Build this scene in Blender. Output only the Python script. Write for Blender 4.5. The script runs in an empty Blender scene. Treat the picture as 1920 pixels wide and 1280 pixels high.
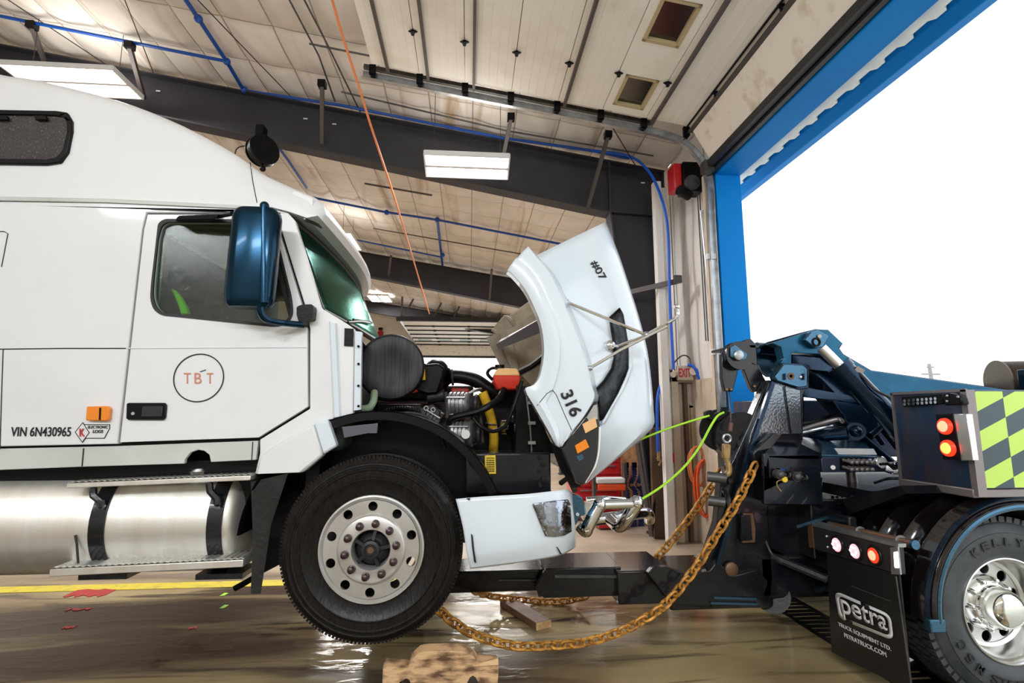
import bpy, bmesh, math, random
from mathutils import Vector, Matrix
from mathutils.bvhtree import BVHTree
random.seed(7)
SC = bpy.context.scene
COL = SC.collection
PI = math.pi

# ------------------------------------------------------------------ camera, sky, lights, exposure
FPX = 968.0
TH = math.atan(137 / FPX)
PS = math.atan(80 * math.cos(TH) / FPX)
HC = 1.68
CAM = Vector((0, 0, HC))
FW = Vector((math.sin(PS) * math.cos(TH), math.cos(PS) * math.cos(TH), math.sin(TH)))
RT = Vector((math.cos(PS), -math.sin(PS), 0))
UP = RT.cross(FW)
cd = bpy.data.cameras.new('camera'); cam = bpy.data.objects.new('camera', cd); COL.objects.link(cam)
cd.sensor_width = 36; cd.lens = 36 * FPX / 1920; cd.clip_end = 400
cam.matrix_world = Matrix((( RT.x, UP.x, -FW.x, CAM.x), (RT.y, UP.y, -FW.y, CAM.y), (RT.z, UP.z, -FW.z, CAM.z), (0, 0, 0, 1)))
SC.camera = cam
SC.view_settings.view_transform = 'Standard'
SC.view_settings.look = 'None'
SC.view_settings.gamma = 1
SC.view_settings.exposure = 0.42
wd = bpy.data.worlds.new('world'); SC.world = wd; wd.use_nodes = True
bg = wd.node_tree.nodes['Background']; bg.inputs[0].default_value = (0.93, 0.97, 1, 1); bg.inputs[1].default_value = 1.5

def area(name, loc, sx, sy, watt, color=(1, .97, .93), rot=(0, 0, 0)):
    l = bpy.data.lights.new(name, 'AREA'); l.shape = 'RECTANGLE'; l.size = sx; l.size_y = sy; l.energy = watt; l.color = color
    o = bpy.data.objects.new(name, l); COL.objects.link(o); o.location = loc; o.rotation_euler = rot
    return o
# light of the ceiling tubes behind the photographer and over the other bays, plus added roof fill
area('tube_light', (-6.5, -4.5, 5.9), 2.4, .5, 190, (.94, .98, 1))
area('tube_light', (-2.5, -3.5, 5.0), 2.4, .5, 160, (.94, .98, 1), rot=(.5, 0, 0))
area('tube_light', (0.9, -3.5, 4.6), 2.4, .5, 120, (.94, .98, 1), rot=(.6, 0, 0))
for p_, w_ in (((-6.5, -1.5, 3.0), 42), ((-2.5, -2.0, 2.8), 45), ((1.0, -2.5, 2.6), 30)): area('uplight', p_, 2.6, 1.6, w_, (1, .97, .94), (PI, 0, 0))  # unseen lamps added to brighten the roof from below
area('tube_light', (-4.0, 10.5, 5.6), 2.4, .5, 170)
area('tube_light', (0.5, 11.0, 4.9), 2.4, .5, 150)
area('tube_light', (-3.5, 18.5, 5.4), 2.4, .5, 150)
area('tube_light', (0.8, 18.5, 4.8), 2.4, .5, 120)

# ------------------------------------------------------------------ helpers
def ray(px, py):
    return FW + (px - 960) / FPX * RT + (640 - py) / FPX * UP
def W(px, py, Y):
    v = ray(px, py); return CAM + v * (Y / v.y)
def GX(px, py, X):
    v = ray(px, py); return CAM + v * (X / v.x)
def GZ(px, py, Z):
    v = ray(px, py); return CAM + v * ((Z - HC) / v.z)

def mat(name, col, rough=.5, metal=0, coat=0, col2=None, nscale=4, bump=0, bscale=30, spec=.5, trans=0, emit=None, estr=0, detail=4, contrast=(.35, .65), stretch=None):
    m = bpy.data.materials.new(name); m.use_nodes = True
    nt = m.node_tree; b = nt.nodes['Principled BSDF']
    b.inputs['Base Color'].default_value = (*col, 1)
    b.inputs['Roughness'].default_value = rough
    b.inputs['Metallic'].default_value = metal
    b.inputs['Coat Weight'].default_value = coat
    b.inputs['Coat Roughness'].default_value = .06
    b.inputs['Specular IOR Level'].default_value = spec
    b.inputs['Transmission Weight'].default_value = trans
    if emit: b.inputs['Emission Color'].default_value = (*emit, 1); b.inputs['Emission Strength'].default_value = estr
    tc = nt.nodes.new('ShaderNodeTexCoord'); vec = tc.outputs['Object']
    if stretch:
        mp = nt.nodes.new('ShaderNodeMapping'); mp.inputs['Scale'].default_value = stretch
        nt.links.new(vec, mp.inputs[0]); vec = mp.outputs[0]
    if col2:
        n = nt.nodes.new('ShaderNodeTexNoise'); n.inputs['Scale'].default_value = nscale; n.inputs['Detail'].default_value = detail
        nt.links.new(vec, n.inputs['Vector'])
        r = nt.nodes.new('ShaderNodeMapRange'); r.inputs[1].default_value = contrast[0]; r.inputs[2].default_value = contrast[1]
        nt.links.new(n.outputs[0], r.inputs[0])
        x = nt.nodes.new('ShaderNodeMix'); x.data_type = 'RGBA'
        x.inputs[6].default_value = (*col, 1); x.inputs[7].default_value = (*col2, 1)
        nt.links.new(r.outputs[0], x.inputs[0]); nt.links.new(x.outputs[2], b.inputs['Base Color'])
    if bump:
        n = nt.nodes.new('ShaderNodeTexNoise'); n.inputs['Scale'].default_value = bscale; n.inputs['Detail'].default_value = 3
        nt.links.new(vec, n.inputs['Vector'])
        bu = nt.nodes.new('ShaderNodeBump'); bu.inputs['Strength'].default_value = bump; bu.inputs['Distance'].default_value = .01
        nt.links.new(n.outputs[0], bu.inputs['Height']); nt.links.new(bu.outputs[0], b.inputs['Normal'])
    return m

def glass(name, tint, refl=.12, rough=.03, gcol=(.9, .9, .9)):
    m = bpy.data.materials.new(name); m.use_nodes = True; nt = m.node_tree
    nt.nodes.remove(nt.nodes['Principled BSDF']); out = nt.nodes['Material Output']
    t = nt.nodes.new('ShaderNodeBsdfTransparent'); t.inputs[0].default_value = (*tint, 1)
    g = nt.nodes.new('ShaderNodeBsdfGlossy'); g.inputs['Roughness'].default_value = rough; g.inputs[0].default_value = (*gcol, 1)
    f = nt.nodes.new('ShaderNodeLayerWeight'); f.inputs[0].default_value = .12
    mr = nt.nodes.new('ShaderNodeMapRange'); mr.inputs[3].default_value = refl; mr.inputs[4].default_value = .9
    nt.links.new(f.outputs['Fresnel'], mr.inputs[0])
    # rain drops: small bumps on the pane
    tc = nt.nodes.new('ShaderNodeTexCoord'); v = nt.nodes.new('ShaderNodeTexNoise'); v.inputs['Scale'].default_value = 120
    nt.links.new(tc.outputs['Object'], v.inputs['Vector'])
    bu = nt.nodes.new('ShaderNodeBump'); bu.inputs['Strength'].default_value = .25; bu.inputs['Distance'].default_value = .004
    nt.links.new(v.outputs[0], bu.inputs['Height']); nt.links.new(bu.outputs[0], g.inputs['Normal'])
    x = nt.nodes.new('ShaderNodeMixShader')
    nt.links.new(mr.outputs[0], x.inputs[0]); nt.links.new(t.outputs[0], x.inputs[1]); nt.links.new(g.outputs[0], x.inputs[2])
    nt.links.new(x.outputs[0], out.inputs[0])
    return m

M = {}
M['white'] = mat('white_paint', (.8, .81, .83), .34, coat=.22, col2=(.74, .75, .77), nscale=1.5, contrast=(.5, .8), bump=.03, bscale=3)
M['white2'] = mat('white_hood_paint', (.72, .8, .88), .25, coat=.6)
M['skirt'] = mat('white_skirt_paint', (.66, .68, .67), .4, coat=.2, col2=(.52, .53, .5), nscale=2)
M['beige'] = mat('bare_fibreglass', (.42, .36, .27), .75, col2=(.28, .23, .17), nscale=6)
M['ndark'] = mat('near_black_navy', (.003, .006, .014), .22, .5, coat=.3, bump=.1, bscale=40, col2=(.008, .012, .022), nscale=6)
M['black'] = mat('black_plastic', (.0035, .0035, .0045), .36, bump=.1, bscale=60, spec=.2)
M['wetblack'] = mat('wet_black_steel', (.004, .005, .008), .2, coat=.3, spec=.4, bump=.12, bscale=40, col2=(.012, .013, .017), nscale=7)
M['rubber'] = mat('tyre_rubber', (.004, .004, .0045), .33, spec=.25, col2=(.014, .011, .01), nscale=30, bump=.25, bscale=30, stretch=(3, 1, 1))
M['rubber2'] = mat('blue_grey_tyre_rubber', (.03, .036, .042), .5, col2=(.05, .055, .06), nscale=9, bump=.1, bscale=50)
M['mudflap'] = mat('mudflap_rubber', (.01, .01, .011), .4, bump=.05)
M['chrome'] = mat('chrome', (.8, .81, .83), .1, 1)
M['wheelchrome'] = mat('polished_wheel', (.78, .78, .76), .24, 1)
M['alu'] = mat('polished_aluminium', (.8, .8, .8), .3, 1, bump=.03, bscale=20)
M['rim'] = mat('machined_rim', (.72, .72, .72), .32, .75, col2=(.6, .58, .56), nscale=5)
M['tank'] = mat('brushed_tank_aluminium', (.9, .89, .86), .42, .85, col2=(.8, .77, .7), nscale=1.2, bump=.04, bscale=8, stretch=(8, 1, 1))
M['tread'] = mat('tread_plate', (.62, .62, .6), .4, .8, bump=.8, bscale=50)
M['steel'] = mat('galvanised_steel', (.5, .52, .54), .35, .9, col2=(.36, .37, .38), nscale=10)
M['dsteel'] = mat('dark_track_steel', (.12, .12, .12), .45, .6, col2=(.07, .07, .07), nscale=10)
M['beam'] = mat('charcoal_beam_paint', (.022, .02, .026), .6, col2=(.03, .028, .034), nscale=2)
M['strut'] = mat('brown_grey_strut', (.1, .085, .08), .55, .3)
M['blue'] = mat('blue_trim_paint', (.0, .2, .62), .6, col2=(.0, .23, .66), nscale=1, spec=.15)
M['whitemetal'] = mat('white_corrugated_metal', (.88, .92, .9), .5)
M['panel'] = mat('overhead_door_panel', (.9, .86, .77), .6, col2=(.78, .71, .58), nscale=2.2, contrast=(.5, .8), bump=.05)
M['lowpanel'] = mat('stained_door_panel', (.92, .85, .75), .6, col2=(.5, .38, .26), nscale=5, contrast=(.55, .85))
M['tan'] = mat('tan_window_frame', (.5, .4, .22), .6)
M['pipe'] = mat('blue_air_pipe', (.0, .06, .33), .35)
M['hose'] = mat('blue_air_hose', (.005, .1, .6), .35)
M['orange'] = mat('orange_cord', (.75, .23, .08), .5)
M['cord2'] = mat('red_orange_cord', (.8, .1, .02), .5)
M['cable'] = mat('black_cable', (.02, .017, .015), .6)
M['red'] = mat('red_paint', (.55, .015, .02), .35, coat=.3)
M['redo'] = mat('orange_red_paint', (.85, .09, .02), .4)
M['rust'] = mat('rusty_gold_chain', (.78, .38, .06), .5, .3, col2=(.3, .12, .025), nscale=25, bump=.2, bscale=60)
M['hookm'] = mat('tan_hook_steel', (.45, .3, .12), .5, .4, col2=(.3, .18, .08), nscale=20)
M['navy'] = mat('navy_truck_paint', (.006, .02, .05), .2, .75, coat=.25, bump=.08, bscale=35, col2=(.01, .035, .07), nscale=5)
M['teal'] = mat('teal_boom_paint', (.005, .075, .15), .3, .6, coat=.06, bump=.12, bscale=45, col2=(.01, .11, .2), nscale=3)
M['lblue'] = mat('wet_blue_steel', (.06, .15, .24), .26, .8, coat=.1, bump=.15, bscale=45)
M['brownsteel'] = mat('brown_iron_pipe', (.18, .1, .06), .5, .5)
M['yellowtxt'] = mat('yellow_sticker', (.85, .6, .04), .5)
M['amber'] = mat('amber_lens', (.9, .25, .01), .2, coat=.6)
M['wood'] = mat('weathered_wood', (.68, .43, .23), .75, col2=(.12, .06, .03), nscale=8, contrast=(.42, .62), detail=12, bump=.4, bscale=18, stretch=(1, 1, 3))
M['woodend'] = mat('pale_wood_end', (.75, .5, .26), .7, col2=(.5, .3, .14), nscale=12)
M['board'] = mat('wet_board', (.25, .12, .06), .5, col2=(.12, .06, .03), nscale=9)
M['ink'] = mat('black_lettering', (.01, .01, .012), .5)
M['inkred'] = mat('red_lettering', (.5, .03, .05), .5)
M['inkcopper'] = mat('faded_copper_lettering', (.6, .25, .15), .5)
M['wink'] = mat('white_lettering', (.75, .75, .77), .6)
M['hivis'] = mat('hi_vis_fabric', (.3, 1, .02), .8, emit=(.3, 1, .02), estr=0)
M['greenrope'] = mat('lime_rope', (.42, .85, .03), .5)
M['yellowpipe'] = mat('yellow_pipe', (.75, .45, .02), .4)
M['redengine'] = mat('red_engine_paint', (.35, .02, .015), .45, col2=(.2, .01, .01), nscale=9)
M['cast'] = mat('cast_aluminium', (.35, .35, .36), .4, .7, col2=(.18, .18, .19), nscale=20, bump=.3)
M['dcast'] = mat('dark_cast_iron', (.03, .03, .034), .45, .4, bump=.3, bscale=40)
M['tankplastic'] = mat('tan_plastic', (.85, .5, .22), .4)
M['coolant'] = mat('red_coolant', (.65, .04, .02), .3)
M['greenpipe'] = mat('sage_pipe', (.3, .4, .28), .4)
M['mirror'] = mat('blue_black_mirror_shell', (.002, .028, .06), .2, .8, coat=.1)
M['seal'] = mat('rubber_seal', (.015, .015, .018), .5)
M['ltan'] = mat('tan_wall_trim', (.62, .52, .4), .6, col2=(.5, .4, .3), nscale=3)
M['brown'] = mat('brown_cover', (.09, .05, .03), .5, col2=(.14, .08, .05), nscale=4)
M['rearpanel'] = mat('wet_steel_body', (.04, .08, .16), .3, .7, coat=.15, col2=(.1, .09, .13), nscale=4, stretch=(1, 3, .5))
M['bodytrim'] = mat('dull_body_trim', (.25, .22, .22), .4, .6)
M['lampwhite'] = mat('white_housing', (.75, .75, .75), .4)
M['lens_dark'] = mat('smoked_headlamp_lens', (.014, .015, .018), .1, coat=.6)
M['tubes'] = mat('fluorescent_tubes', (1, 1, 1), .5, emit=(1, .97, 1), estr=14)
M['redlamp'] = mat('lit_red_lamp', (.8, .02, .01), .3, emit=(1, .05, .015), estr=.8)
M['redcore'] = mat('lit_lamp_core', (1, .3, .1), .3, emit=(1, .35, .22), estr=1.2)
M['ambercore'] = mat('lit_amber_core', (1, .4, .1), .3, emit=(1, .5, .1), estr=1.15)
M['pinklamp'] = mat('lit_pink_lamp', (.8, .4, .45), .3, emit=(1, .5, .58), estr=.75)
M['ledwhite'] = mat('lit_white_led', (1, 1, 1), .3, emit=(.85, .92, 1), estr=5)
M['leddot'] = mat('lit_led_dot', (1, .9, .9), .3, emit=(1, .88, .9), estr=1.5)
M['outground'] = mat('outdoor_concrete', (.7, .68, .62), .8, col2=(.6, .58, .52), nscale=.6)
M['yellowline'] = mat('yellow_floor_paint', (.85, .7, .06), .35, col2=(.6, .48, .08), nscale=9, contrast=(.5, .7))
M['glass_d'] = glass('tinted_side_glass', (.72, .8, .76), .05)
M['glass_w'] = glass('green_windscreen_glass', (.2, .5, .42), .1, .14, (.4, .72, .64))
M['glass_p'] = glass('clear_pane', (.35, .34, .3), .1)
M['poles'] = mat('grey_utility_pole', (.3, .3, .3), .8)
M['clampblue'] = mat('dark_blue_paint', (.01, .03, .16), .3, coat=.4)

class MB:
    def __init__(s): s.b = bmesh.new()
    def _add(s, vs, fs):
        v = [s.b.verts.new(p) for p in vs]
        for f in fs:
            try: s.b.faces.new([v[i] for i in f])
            except ValueError: pass
        return v
    def box(s, lo, hi):
        x0, y0, z0 = lo; x1, y1, z1 = hi
        s._add([(x0,y0,z0),(x1,y0,z0),(x1,y1,z0),(x0,y1,z0),(x0,y0,z1),(x1,y0,z1),(x1,y1,z1),(x0,y1,z1)],
               [(0,3,2,1),(4,5,6,7),(0,1,5,4),(1,2,6,5),(2,3,7,6),(3,0,4,7)]); return s
    def bar(s, p0, p1, w, h, up=(0, 0, 1)):
        p0 = Vector(p0); p1 = Vector(p1); d = (p1 - p0).normalized(); u = Vector(up)
        if abs(d.dot(u)) > .98: u = Vector((0, 1, 0))
        r = d.cross(u).normalized(); u = r.cross(d)
        q = []
        for p in (p0, p1):
            for a, c in ((-1,-1),(1,-1),(1,1),(-1,1)): q.append(p + r*a*w/2 + u*c*h/2)
        s._add(q, [(0,1,2,3),(7,6,5,4),(0,4,5,1),(1,5,6,2),(2,6,7,3),(3,7,4,0)]); return s
    def ring_loft(s, rings, caps=True, closed=True):
        n = len(rings[0]); vs = [s.b.verts.new(p) for r in rings for p in r]
        for i in range(len(rings) - 1):
            for j in range(n if closed else n - 1):
                k = (j + 1) % n
                try: s.b.faces.new((vs[i*n+j], vs[i*n+k], vs[(i+1)*n+k], vs[(i+1)*n+j]))
                except ValueError: pass
        if caps and closed:
            for r in (vs[:n][::-1], vs[-n:]):
                try: s.b.faces.new(r)
                except ValueError: pass
        return s
    def grid(s, rows): return s.ring_loft(rows, False, False)
    def tube(s, pts, r, seg=10, smooth=0, caps=True):
        pts = [Vector(p) for p in pts]
        if smooth: pts = catmull(pts, smooth)
        rs = r if isinstance(r, (list, tuple)) else [r] * len(pts)
        if len(rs) != len(pts): rs = [rs[min(len(rs)-1, int(i*len(rs)/len(pts)))] for i in range(len(pts))]
        rings = []; prev = None
        for i, p in enumerate(pts):
            t = (pts[min(i+1, len(pts)-1)] - pts[max(i-1, 0)]).normalized()
            if prev is None:
                a = Vector((0, 0, 1)) if abs(t.z) < .9 else Vector((1, 0, 0)); n = t.cross(a).normalized()
            else: n = (prev - t * prev.dot(t)).normalized()
            prev = n; b = t.cross(n)
            rings.append([p + (n*math.cos(2*PI*k/seg) + b*math.sin(2*PI*k/seg)) * rs[i] for k in range(seg)])
        return s.ring_loft(rings, caps)
    def lathe(s, prof, o, ax=(0, -1, 0), seg=48, caps=True):
        o = Vector(o); ax = Vector(ax).normalized(); a = Vector((0, 0, 1)) if abs(ax.z) < .9 else Vector((1, 0, 0))
        n = ax.cross(a).normalized(); b = ax.cross(n)
        rings = [[o + ax*h + (n*math.cos(2*PI*k/seg) + b*math.sin(2*PI*k/seg))*max(r, 1e-4) for k in range(seg)] for h, r in prof]
        return s.ring_loft(rings, caps)
    def cyl(s, p0, p1, r, r1=None, seg=20):
        return s.lathe([(0, r), ((Vector(p1)-Vector(p0)).length, r if r1 is None else r1)], p0, Vector(p1)-Vector(p0), seg)
    def sphere(s, c, r, sc=(1, 1, 1), seg=16):
        rings = []
        for i in range(1, seg // 2):
            a = PI * i / (seg // 2)
            rings.append([(c[0]+r*sc[0]*math.sin(a)*math.cos(2*PI*k/seg), c[1]+r*sc[1]*math.sin(a)*math.sin(2*PI*k/seg), c[2]+r*sc[2]*math.cos(a)) for k in range(seg)])
        return s.ring_loft(rings)
    def torus(s, c, ax, R, r, seg=32, sub=8, squash=1):
        c = Vector(c); ax = Vector(ax).normalized(); a = Vector((0, 0, 1)) if abs(ax.z) < .9 else Vector((1, 0, 0))
        n = ax.cross(a).normalized(); b = ax.cross(n); rings = []
        for k in range(seg + 1):
            t = 2*PI*k/seg; d = n*math.cos(t) + b*math.sin(t)
            rings.append([c + d*(R + r*math.cos(2*PI*j/sub)) + ax*r*squash*math.sin(2*PI*j/sub) for j in range(sub)])
        return s.ring_loft(rings, False)
    def prism(s, pts, vec):
        v = Vector(vec); return s.ring_loft([[Vector(p) for p in pts], [Vector(p) + v for p in pts]])
    def mesh(s, me):
        s.b.from_mesh(me); return s

def catmull(P, k=6):
    out = []
    for i in range(len(P) - 1):
        p0 = P[max(i-1, 0)]; p1 = P[i]; p2 = P[i+1]; p3 = P[min(i+2, len(P)-1)]
        for j in range(k):
            t = j / k
            out.append(.5*((2*p1) + (p2-p0)*t + (2*p0-5*p1+4*p2-p3)*t*t + (3*p1-p0-3*p2+p3)*t**3))
    out.append(P[-1]); return out

def worldloc(o):
    v = Vector((0, 0, 0))
    while o is not None: v = v + o.location; o = o.parent
    return v

def obj(name, mb, m, parent=None, bevel=0, ang=35, kind=None, label=None, solid=None):
    b = mb.b
    bmesh.ops.remove_doubles(b, verts=b.verts, dist=1e-5)
    bmesh.ops.recalc_face_normals(b, faces=b.faces)
    off = worldloc(parent)
    bmesh.ops.translate(b, verts=b.verts, vec=-off)
    for f in b.faces: f.smooth = True
    for e in b.edges:
        e.smooth = not (len(e.link_faces) == 2 and e.calc_face_angle(0) > math.radians(ang))
    me = bpy.data.meshes.new(name); b.to_mesh(me); b.free()
    ms = m if isinstance(m, (list, tuple)) else [m]
    for x in ms: me.materials.append(M[x] if isinstance(x, str) else x)
    o = bpy.data.objects.new(name, me); COL.objects.link(o)
    if parent: o.parent = parent
    if bevel:
        md = o.modifiers.new('bevel', 'BEVEL'); md.width = bevel; md.segments = 2; md.limit_method = 'ANGLE'; md.angle_limit = math.radians(40)
    if solid:
        md = o.modifiers.new('solid', 'SOLIDIFY'); md.thickness = solid; md.offset = 0
        if len(ms) > 1: md.material_offset = 1
    if kind: o['kind'] = kind
    if label: o['label'] = label
    return o
def thing(name, label, cat, loc=(0, 0, 0), group=None):
    o = bpy.data.objects.new(name, None); COL.objects.link(o); o.location = loc; o.empty_display_size = .1
    o['label'] = label; o['category'] = cat
    if group: o['group'] = group
    return o
def tag(o, label, cat, group=None):
    o['label'] = label; o['category'] = cat
    if group: o['group'] = group
    return o
def struct(name, mb, m, parent=None, **k):
    o = obj(name, mb, m, parent, **k)
    if parent is None: o['kind'] = 'structure'
    return o
def sempty(name):
    o = bpy.data.objects.new(name, None); COL.objects.link(o); o['kind'] = 'structure'; return o

def flat2d(outer, holes, thick):
    cu = bpy.data.curves.new('t', 'CURVE'); cu.dimensions = '2D'; cu.fill_mode = 'BOTH'; cu.extrude = thick / 2
    for lst in [outer] + list(holes):
        sp = cu.splines.new('POLY'); sp.points.add(len(lst) - 1); sp.use_cyclic_u = True
        for i, p in enumerate(lst): sp.points[i].co = (p[0], p[1], 0, 1)
    o = bpy.data.objects.new('t', cu); COL.objects.link(o)
    me = bpy.data.meshes.new_from_object(o.evaluated_get(bpy.context.evaluated_depsgraph_get()))
    bpy.data.objects.remove(o); bpy.data.curves.remove(cu)
    b = bmesh.new(); b.from_mesh(me); bpy.data.meshes.remove(me)
    bmesh.ops.remove_doubles(b, verts=b.verts, dist=1e-5)
    return b
def rnd(pts, r, n=5):
    """round the corners of a closed 2D outline"""
    out = []; N = len(pts)
    for i in range(N):
        p = Vector(pts[i]).to_2d(); a = Vector(pts[i-1]).to_2d(); c = Vector(pts[(i+1) % N]).to_2d()
        da = (a-p); dc = (c-p); rr = min(r, da.length*.45, dc.length*.45)
        s = p + da.normalized()*rr; e = p + dc.normalized()*rr
        for k in range(n + 1):
            t = k / n; out.append(((1-t)**2*s + 2*t*(1-t)*p + t*t*e)[:])
    return out
def plateY(pxs, Y, thick, holes=(), mb=None, r=0, rh=0):
    """plate standing in the plane y=Y, its near face at Y; outlines given as pixels"""
    f = lambda L: [(W(x, y, Y).x, W(x, y, Y).z) for x, y in L]
    o = f(pxs); h = [f(q) for q in holes]
    if r: o = rnd(o, r)
    if rh: h = [rnd(q, rh) for q in h]
    b = flat2d(o, h, thick)
    for v in b.verts: v.co = Vector((v.co.x, Y + thick/2 + v.co.z, v.co.y))
    if mb is None: mb = MB()
    me = bpy.data.meshes.new('t'); b.to_mesh(me); b.free(); mb.b.from_mesh(me); bpy.data.meshes.remove(me)
    return mb
def plateX(yz, X, thick, holes=(), mb=None):
    b = flat2d(yz, holes, thick)
    for v in b.verts: v.co = Vector((X + v.co.z, v.co.x, v.co.y))
    if mb is None: mb = MB()
    me = bpy.data.meshes.new('t'); b.to_mesh(me); b.free(); mb.b.from_mesh(me); bpy.data.meshes.remove(me)
    return mb
def plateZ(xy, Z, thick, holes=(), mb=None):
    b = flat2d(xy, holes, thick)
    for v in b.verts: v.co = Vector((v.co.x, v.co.y, Z + v.co.z))
    if mb is None: mb = MB()
    me = bpy.data.meshes.new('t'); b.to_mesh(me); b.free(); mb.b.from_mesh(me); bpy.data.meshes.remove(me)
    return mb

def textmesh(s, bold=0.0, shear=0.0, spacing=1.0):
    cu = bpy.data.curves.new('t', 'FONT'); cu.body = s; cu.extrude = 0; cu.offset = bold; cu.shear = shear; cu.space_character = spacing
    o = bpy.data.objects.new('t', cu); COL.objects.link(o)
    me = bpy.data.meshes.new_from_object(o.evaluated_get(bpy.context.evaluated_depsgraph_get()))
    bpy.data.objects.remove(o); bpy.data.curves.remove(cu)
    b = bmesh.new(); b.from_mesh(me); bpy.data.meshes.remove(me)
    xs = [v.co.x for v in b.verts]; ys = [v.co.y for v in b.verts]
    x0, x1, y0, y1 = min(xs), max(xs), min(ys), max(ys)
    for v in b.verts: v.co = Vector(((v.co.x-x0)/(x1-x0), (v.co.y-y0)/(y1-y0), 0))
    return b
def text3d(name, s, o, u, v, m, parent, bold=.01, shear=0, lift=.003, spacing=1.0):
    b = textmesh(s, bold, shear, spacing); o = Vector(o); u = Vector(u); v = Vector(v); n = u.cross(v).normalized()
    for q in b.verts: q.co = o + u*q.co.x + v*q.co.y + n*lift
    g = bmesh.ops.extrude_face_region(b, geom=b.faces[:])
    for e in g['geom']:
        if isinstance(e, bmesh.types.BMVert): e.co -= n*(lift*.7)
    mb = MB(); mb.b.free(); mb.b = b
    return obj(name, mb, m, parent)
def textY(name, s, p0, du, dv, Y, m, parent, **k):
    o = W(*p0, Y); return text3d(name, s, o, W(p0[0]+du[0], p0[1]+du[1], Y)-o, W(p0[0]+dv[0], p0[1]+dv[1], Y)-o, m, parent, **k)

def bvh_of(o):
    dg = bpy.context.evaluated_depsgraph_get(); bpy.context.view_layer.update()
    return BVHTree.FromObject(o, dg), worldloc(o)
def onsurf(bv, px, py, lift=.004, fallback=3.5):
    t, off = bv; v = ray(px, py).normalized()
    h = t.ray_cast(CAM - off, v)
    if h[0] is None: return W(px, py, fallback)
    return h[0] + off - v*lift

# ------------------------------------------------------------------ building
XW = 3.1; YJ = 6.0; ZH = 4.72; YF = 7.4; YB = 27.0
a0 = W(279, 144, YF); a1 = W(1235, 326, YF)
SL = (a1.z - a0.z) / (a1.x - a0.x)
def zr(x): return a1.z + SL * (x - a1.x)            # top flange of the rafters
def zroof(x): return zr(x) + .2

# floor
fm = bpy.data.materials.new('wet_concrete'); fm.use_nodes = True
nt = fm.node_tree; pb = nt.nodes['Principled BSDF']; tc = nt.nodes.new('ShaderNodeTexCoord')
def noise(scale, detail=4, st=None, dist=0):
    n = nt.nodes.new('ShaderNodeTexNoise'); n.inputs['Scale'].default_value = scale; n.inputs['Detail'].default_value = detail; n.inputs['Distortion'].default_value = dist
    if st:
        mp = nt.nodes.new('ShaderNodeMapping'); mp.inputs['Scale'].default_value = st; nt.links.new(tc.outputs['Object'], mp.inputs[0]); nt.links.new(mp.outputs[0], n.inputs['Vector'])
    else: nt.links.new(tc.outputs['Object'], n.inputs['Vector'])
    return n.outputs[0]
def rng(s, a, b, c=0, d=1):
    r = nt.nodes.new('ShaderNodeMapRange'); r.inputs[1].default_value = a; r.inputs[2].default_value = b; r.inputs[3].default_value = c; r.inputs[4].default_value = d
    nt.links.new(s, r.inputs[0]); return r.outputs[0]
def mixc(f, a, b):
    x = nt.nodes.new('ShaderNodeMix'); x.data_type = 'RGBA'
    nt.links.new(f, x.inputs[0])
    for i, c in ((6, a), (7, b)):
        if isinstance(c, tuple): x.inputs[i].default_value = (*c, 1)
        else: nt.links.new(c, x.inputs[i])
    return x.outputs[2]
c = mixc(rng(noise(.9, 6, (.5, 1.4, 1), .6), .35, .62), (.5, .4, .21), (.24, .17, .09))
sx = nt.nodes.new('ShaderNodeSeparateXYZ'); nt.links.new(tc.outputs['Object'], sx.inputs[0])
c = mixc(rng(noise(2.2, 6, (.35, 2.2, 1), 1), .5, .66), c, (.055, .038, .028))
c = mixc(rng(noise(.5, 4, (.6, 2.5, 1), .8), .42, .56), c, mixc(rng(sx.outputs[0], -.6, 1.6), (.06, .04, .03), c))
sx = nt.nodes.new('ShaderNodeSeparateXYZ'); nt.links.new(tc.outputs['Object'], sx.inputs[0])
c = mixc(rng(sx.outputs[1], 5.5, 6.5), c, mixc(rng(noise(1.5, 5), .4, .65), (.42, .34, .25), (.32, .25, .18)))
nt.links.new(c, pb.inputs['Base Color'])
r1 = rng(noise(1.1, 5, (.5, 1.8, 1), .5), .42, .62, .02, .2)
mxr = nt.nodes.new('ShaderNodeMix'); nt.links.new(rng(sx.outputs[1], 5.3, 6.3), mxr.inputs[0]); nt.links.new(r1, mxr.inputs[2]); mxr.inputs[3].default_value = .45
nt.links.new(mxr.outputs[0], pb.inputs['Roughness'])
bu = nt.nodes.new('ShaderNodeBump'); bu.inputs['Strength'].default_value = .16; bu.inputs['Distance'].default_value = .006
nt.links.new(rng(noise(7, 9, (.6, 1.6, 1)), .5, .72), bu.inputs['Height']); nt.links.new(bu.outputs[0], pb.inputs['Normal'])
M['floor'] = fm
struct('floor', MB().box((-12, -7.6, -.2), (XW + .3, YB + .3, 0)), 'floor')
struct('ground', MB().box((XW + .3, -40, -.25), (90, 60, -.02)), 'outground')
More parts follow.
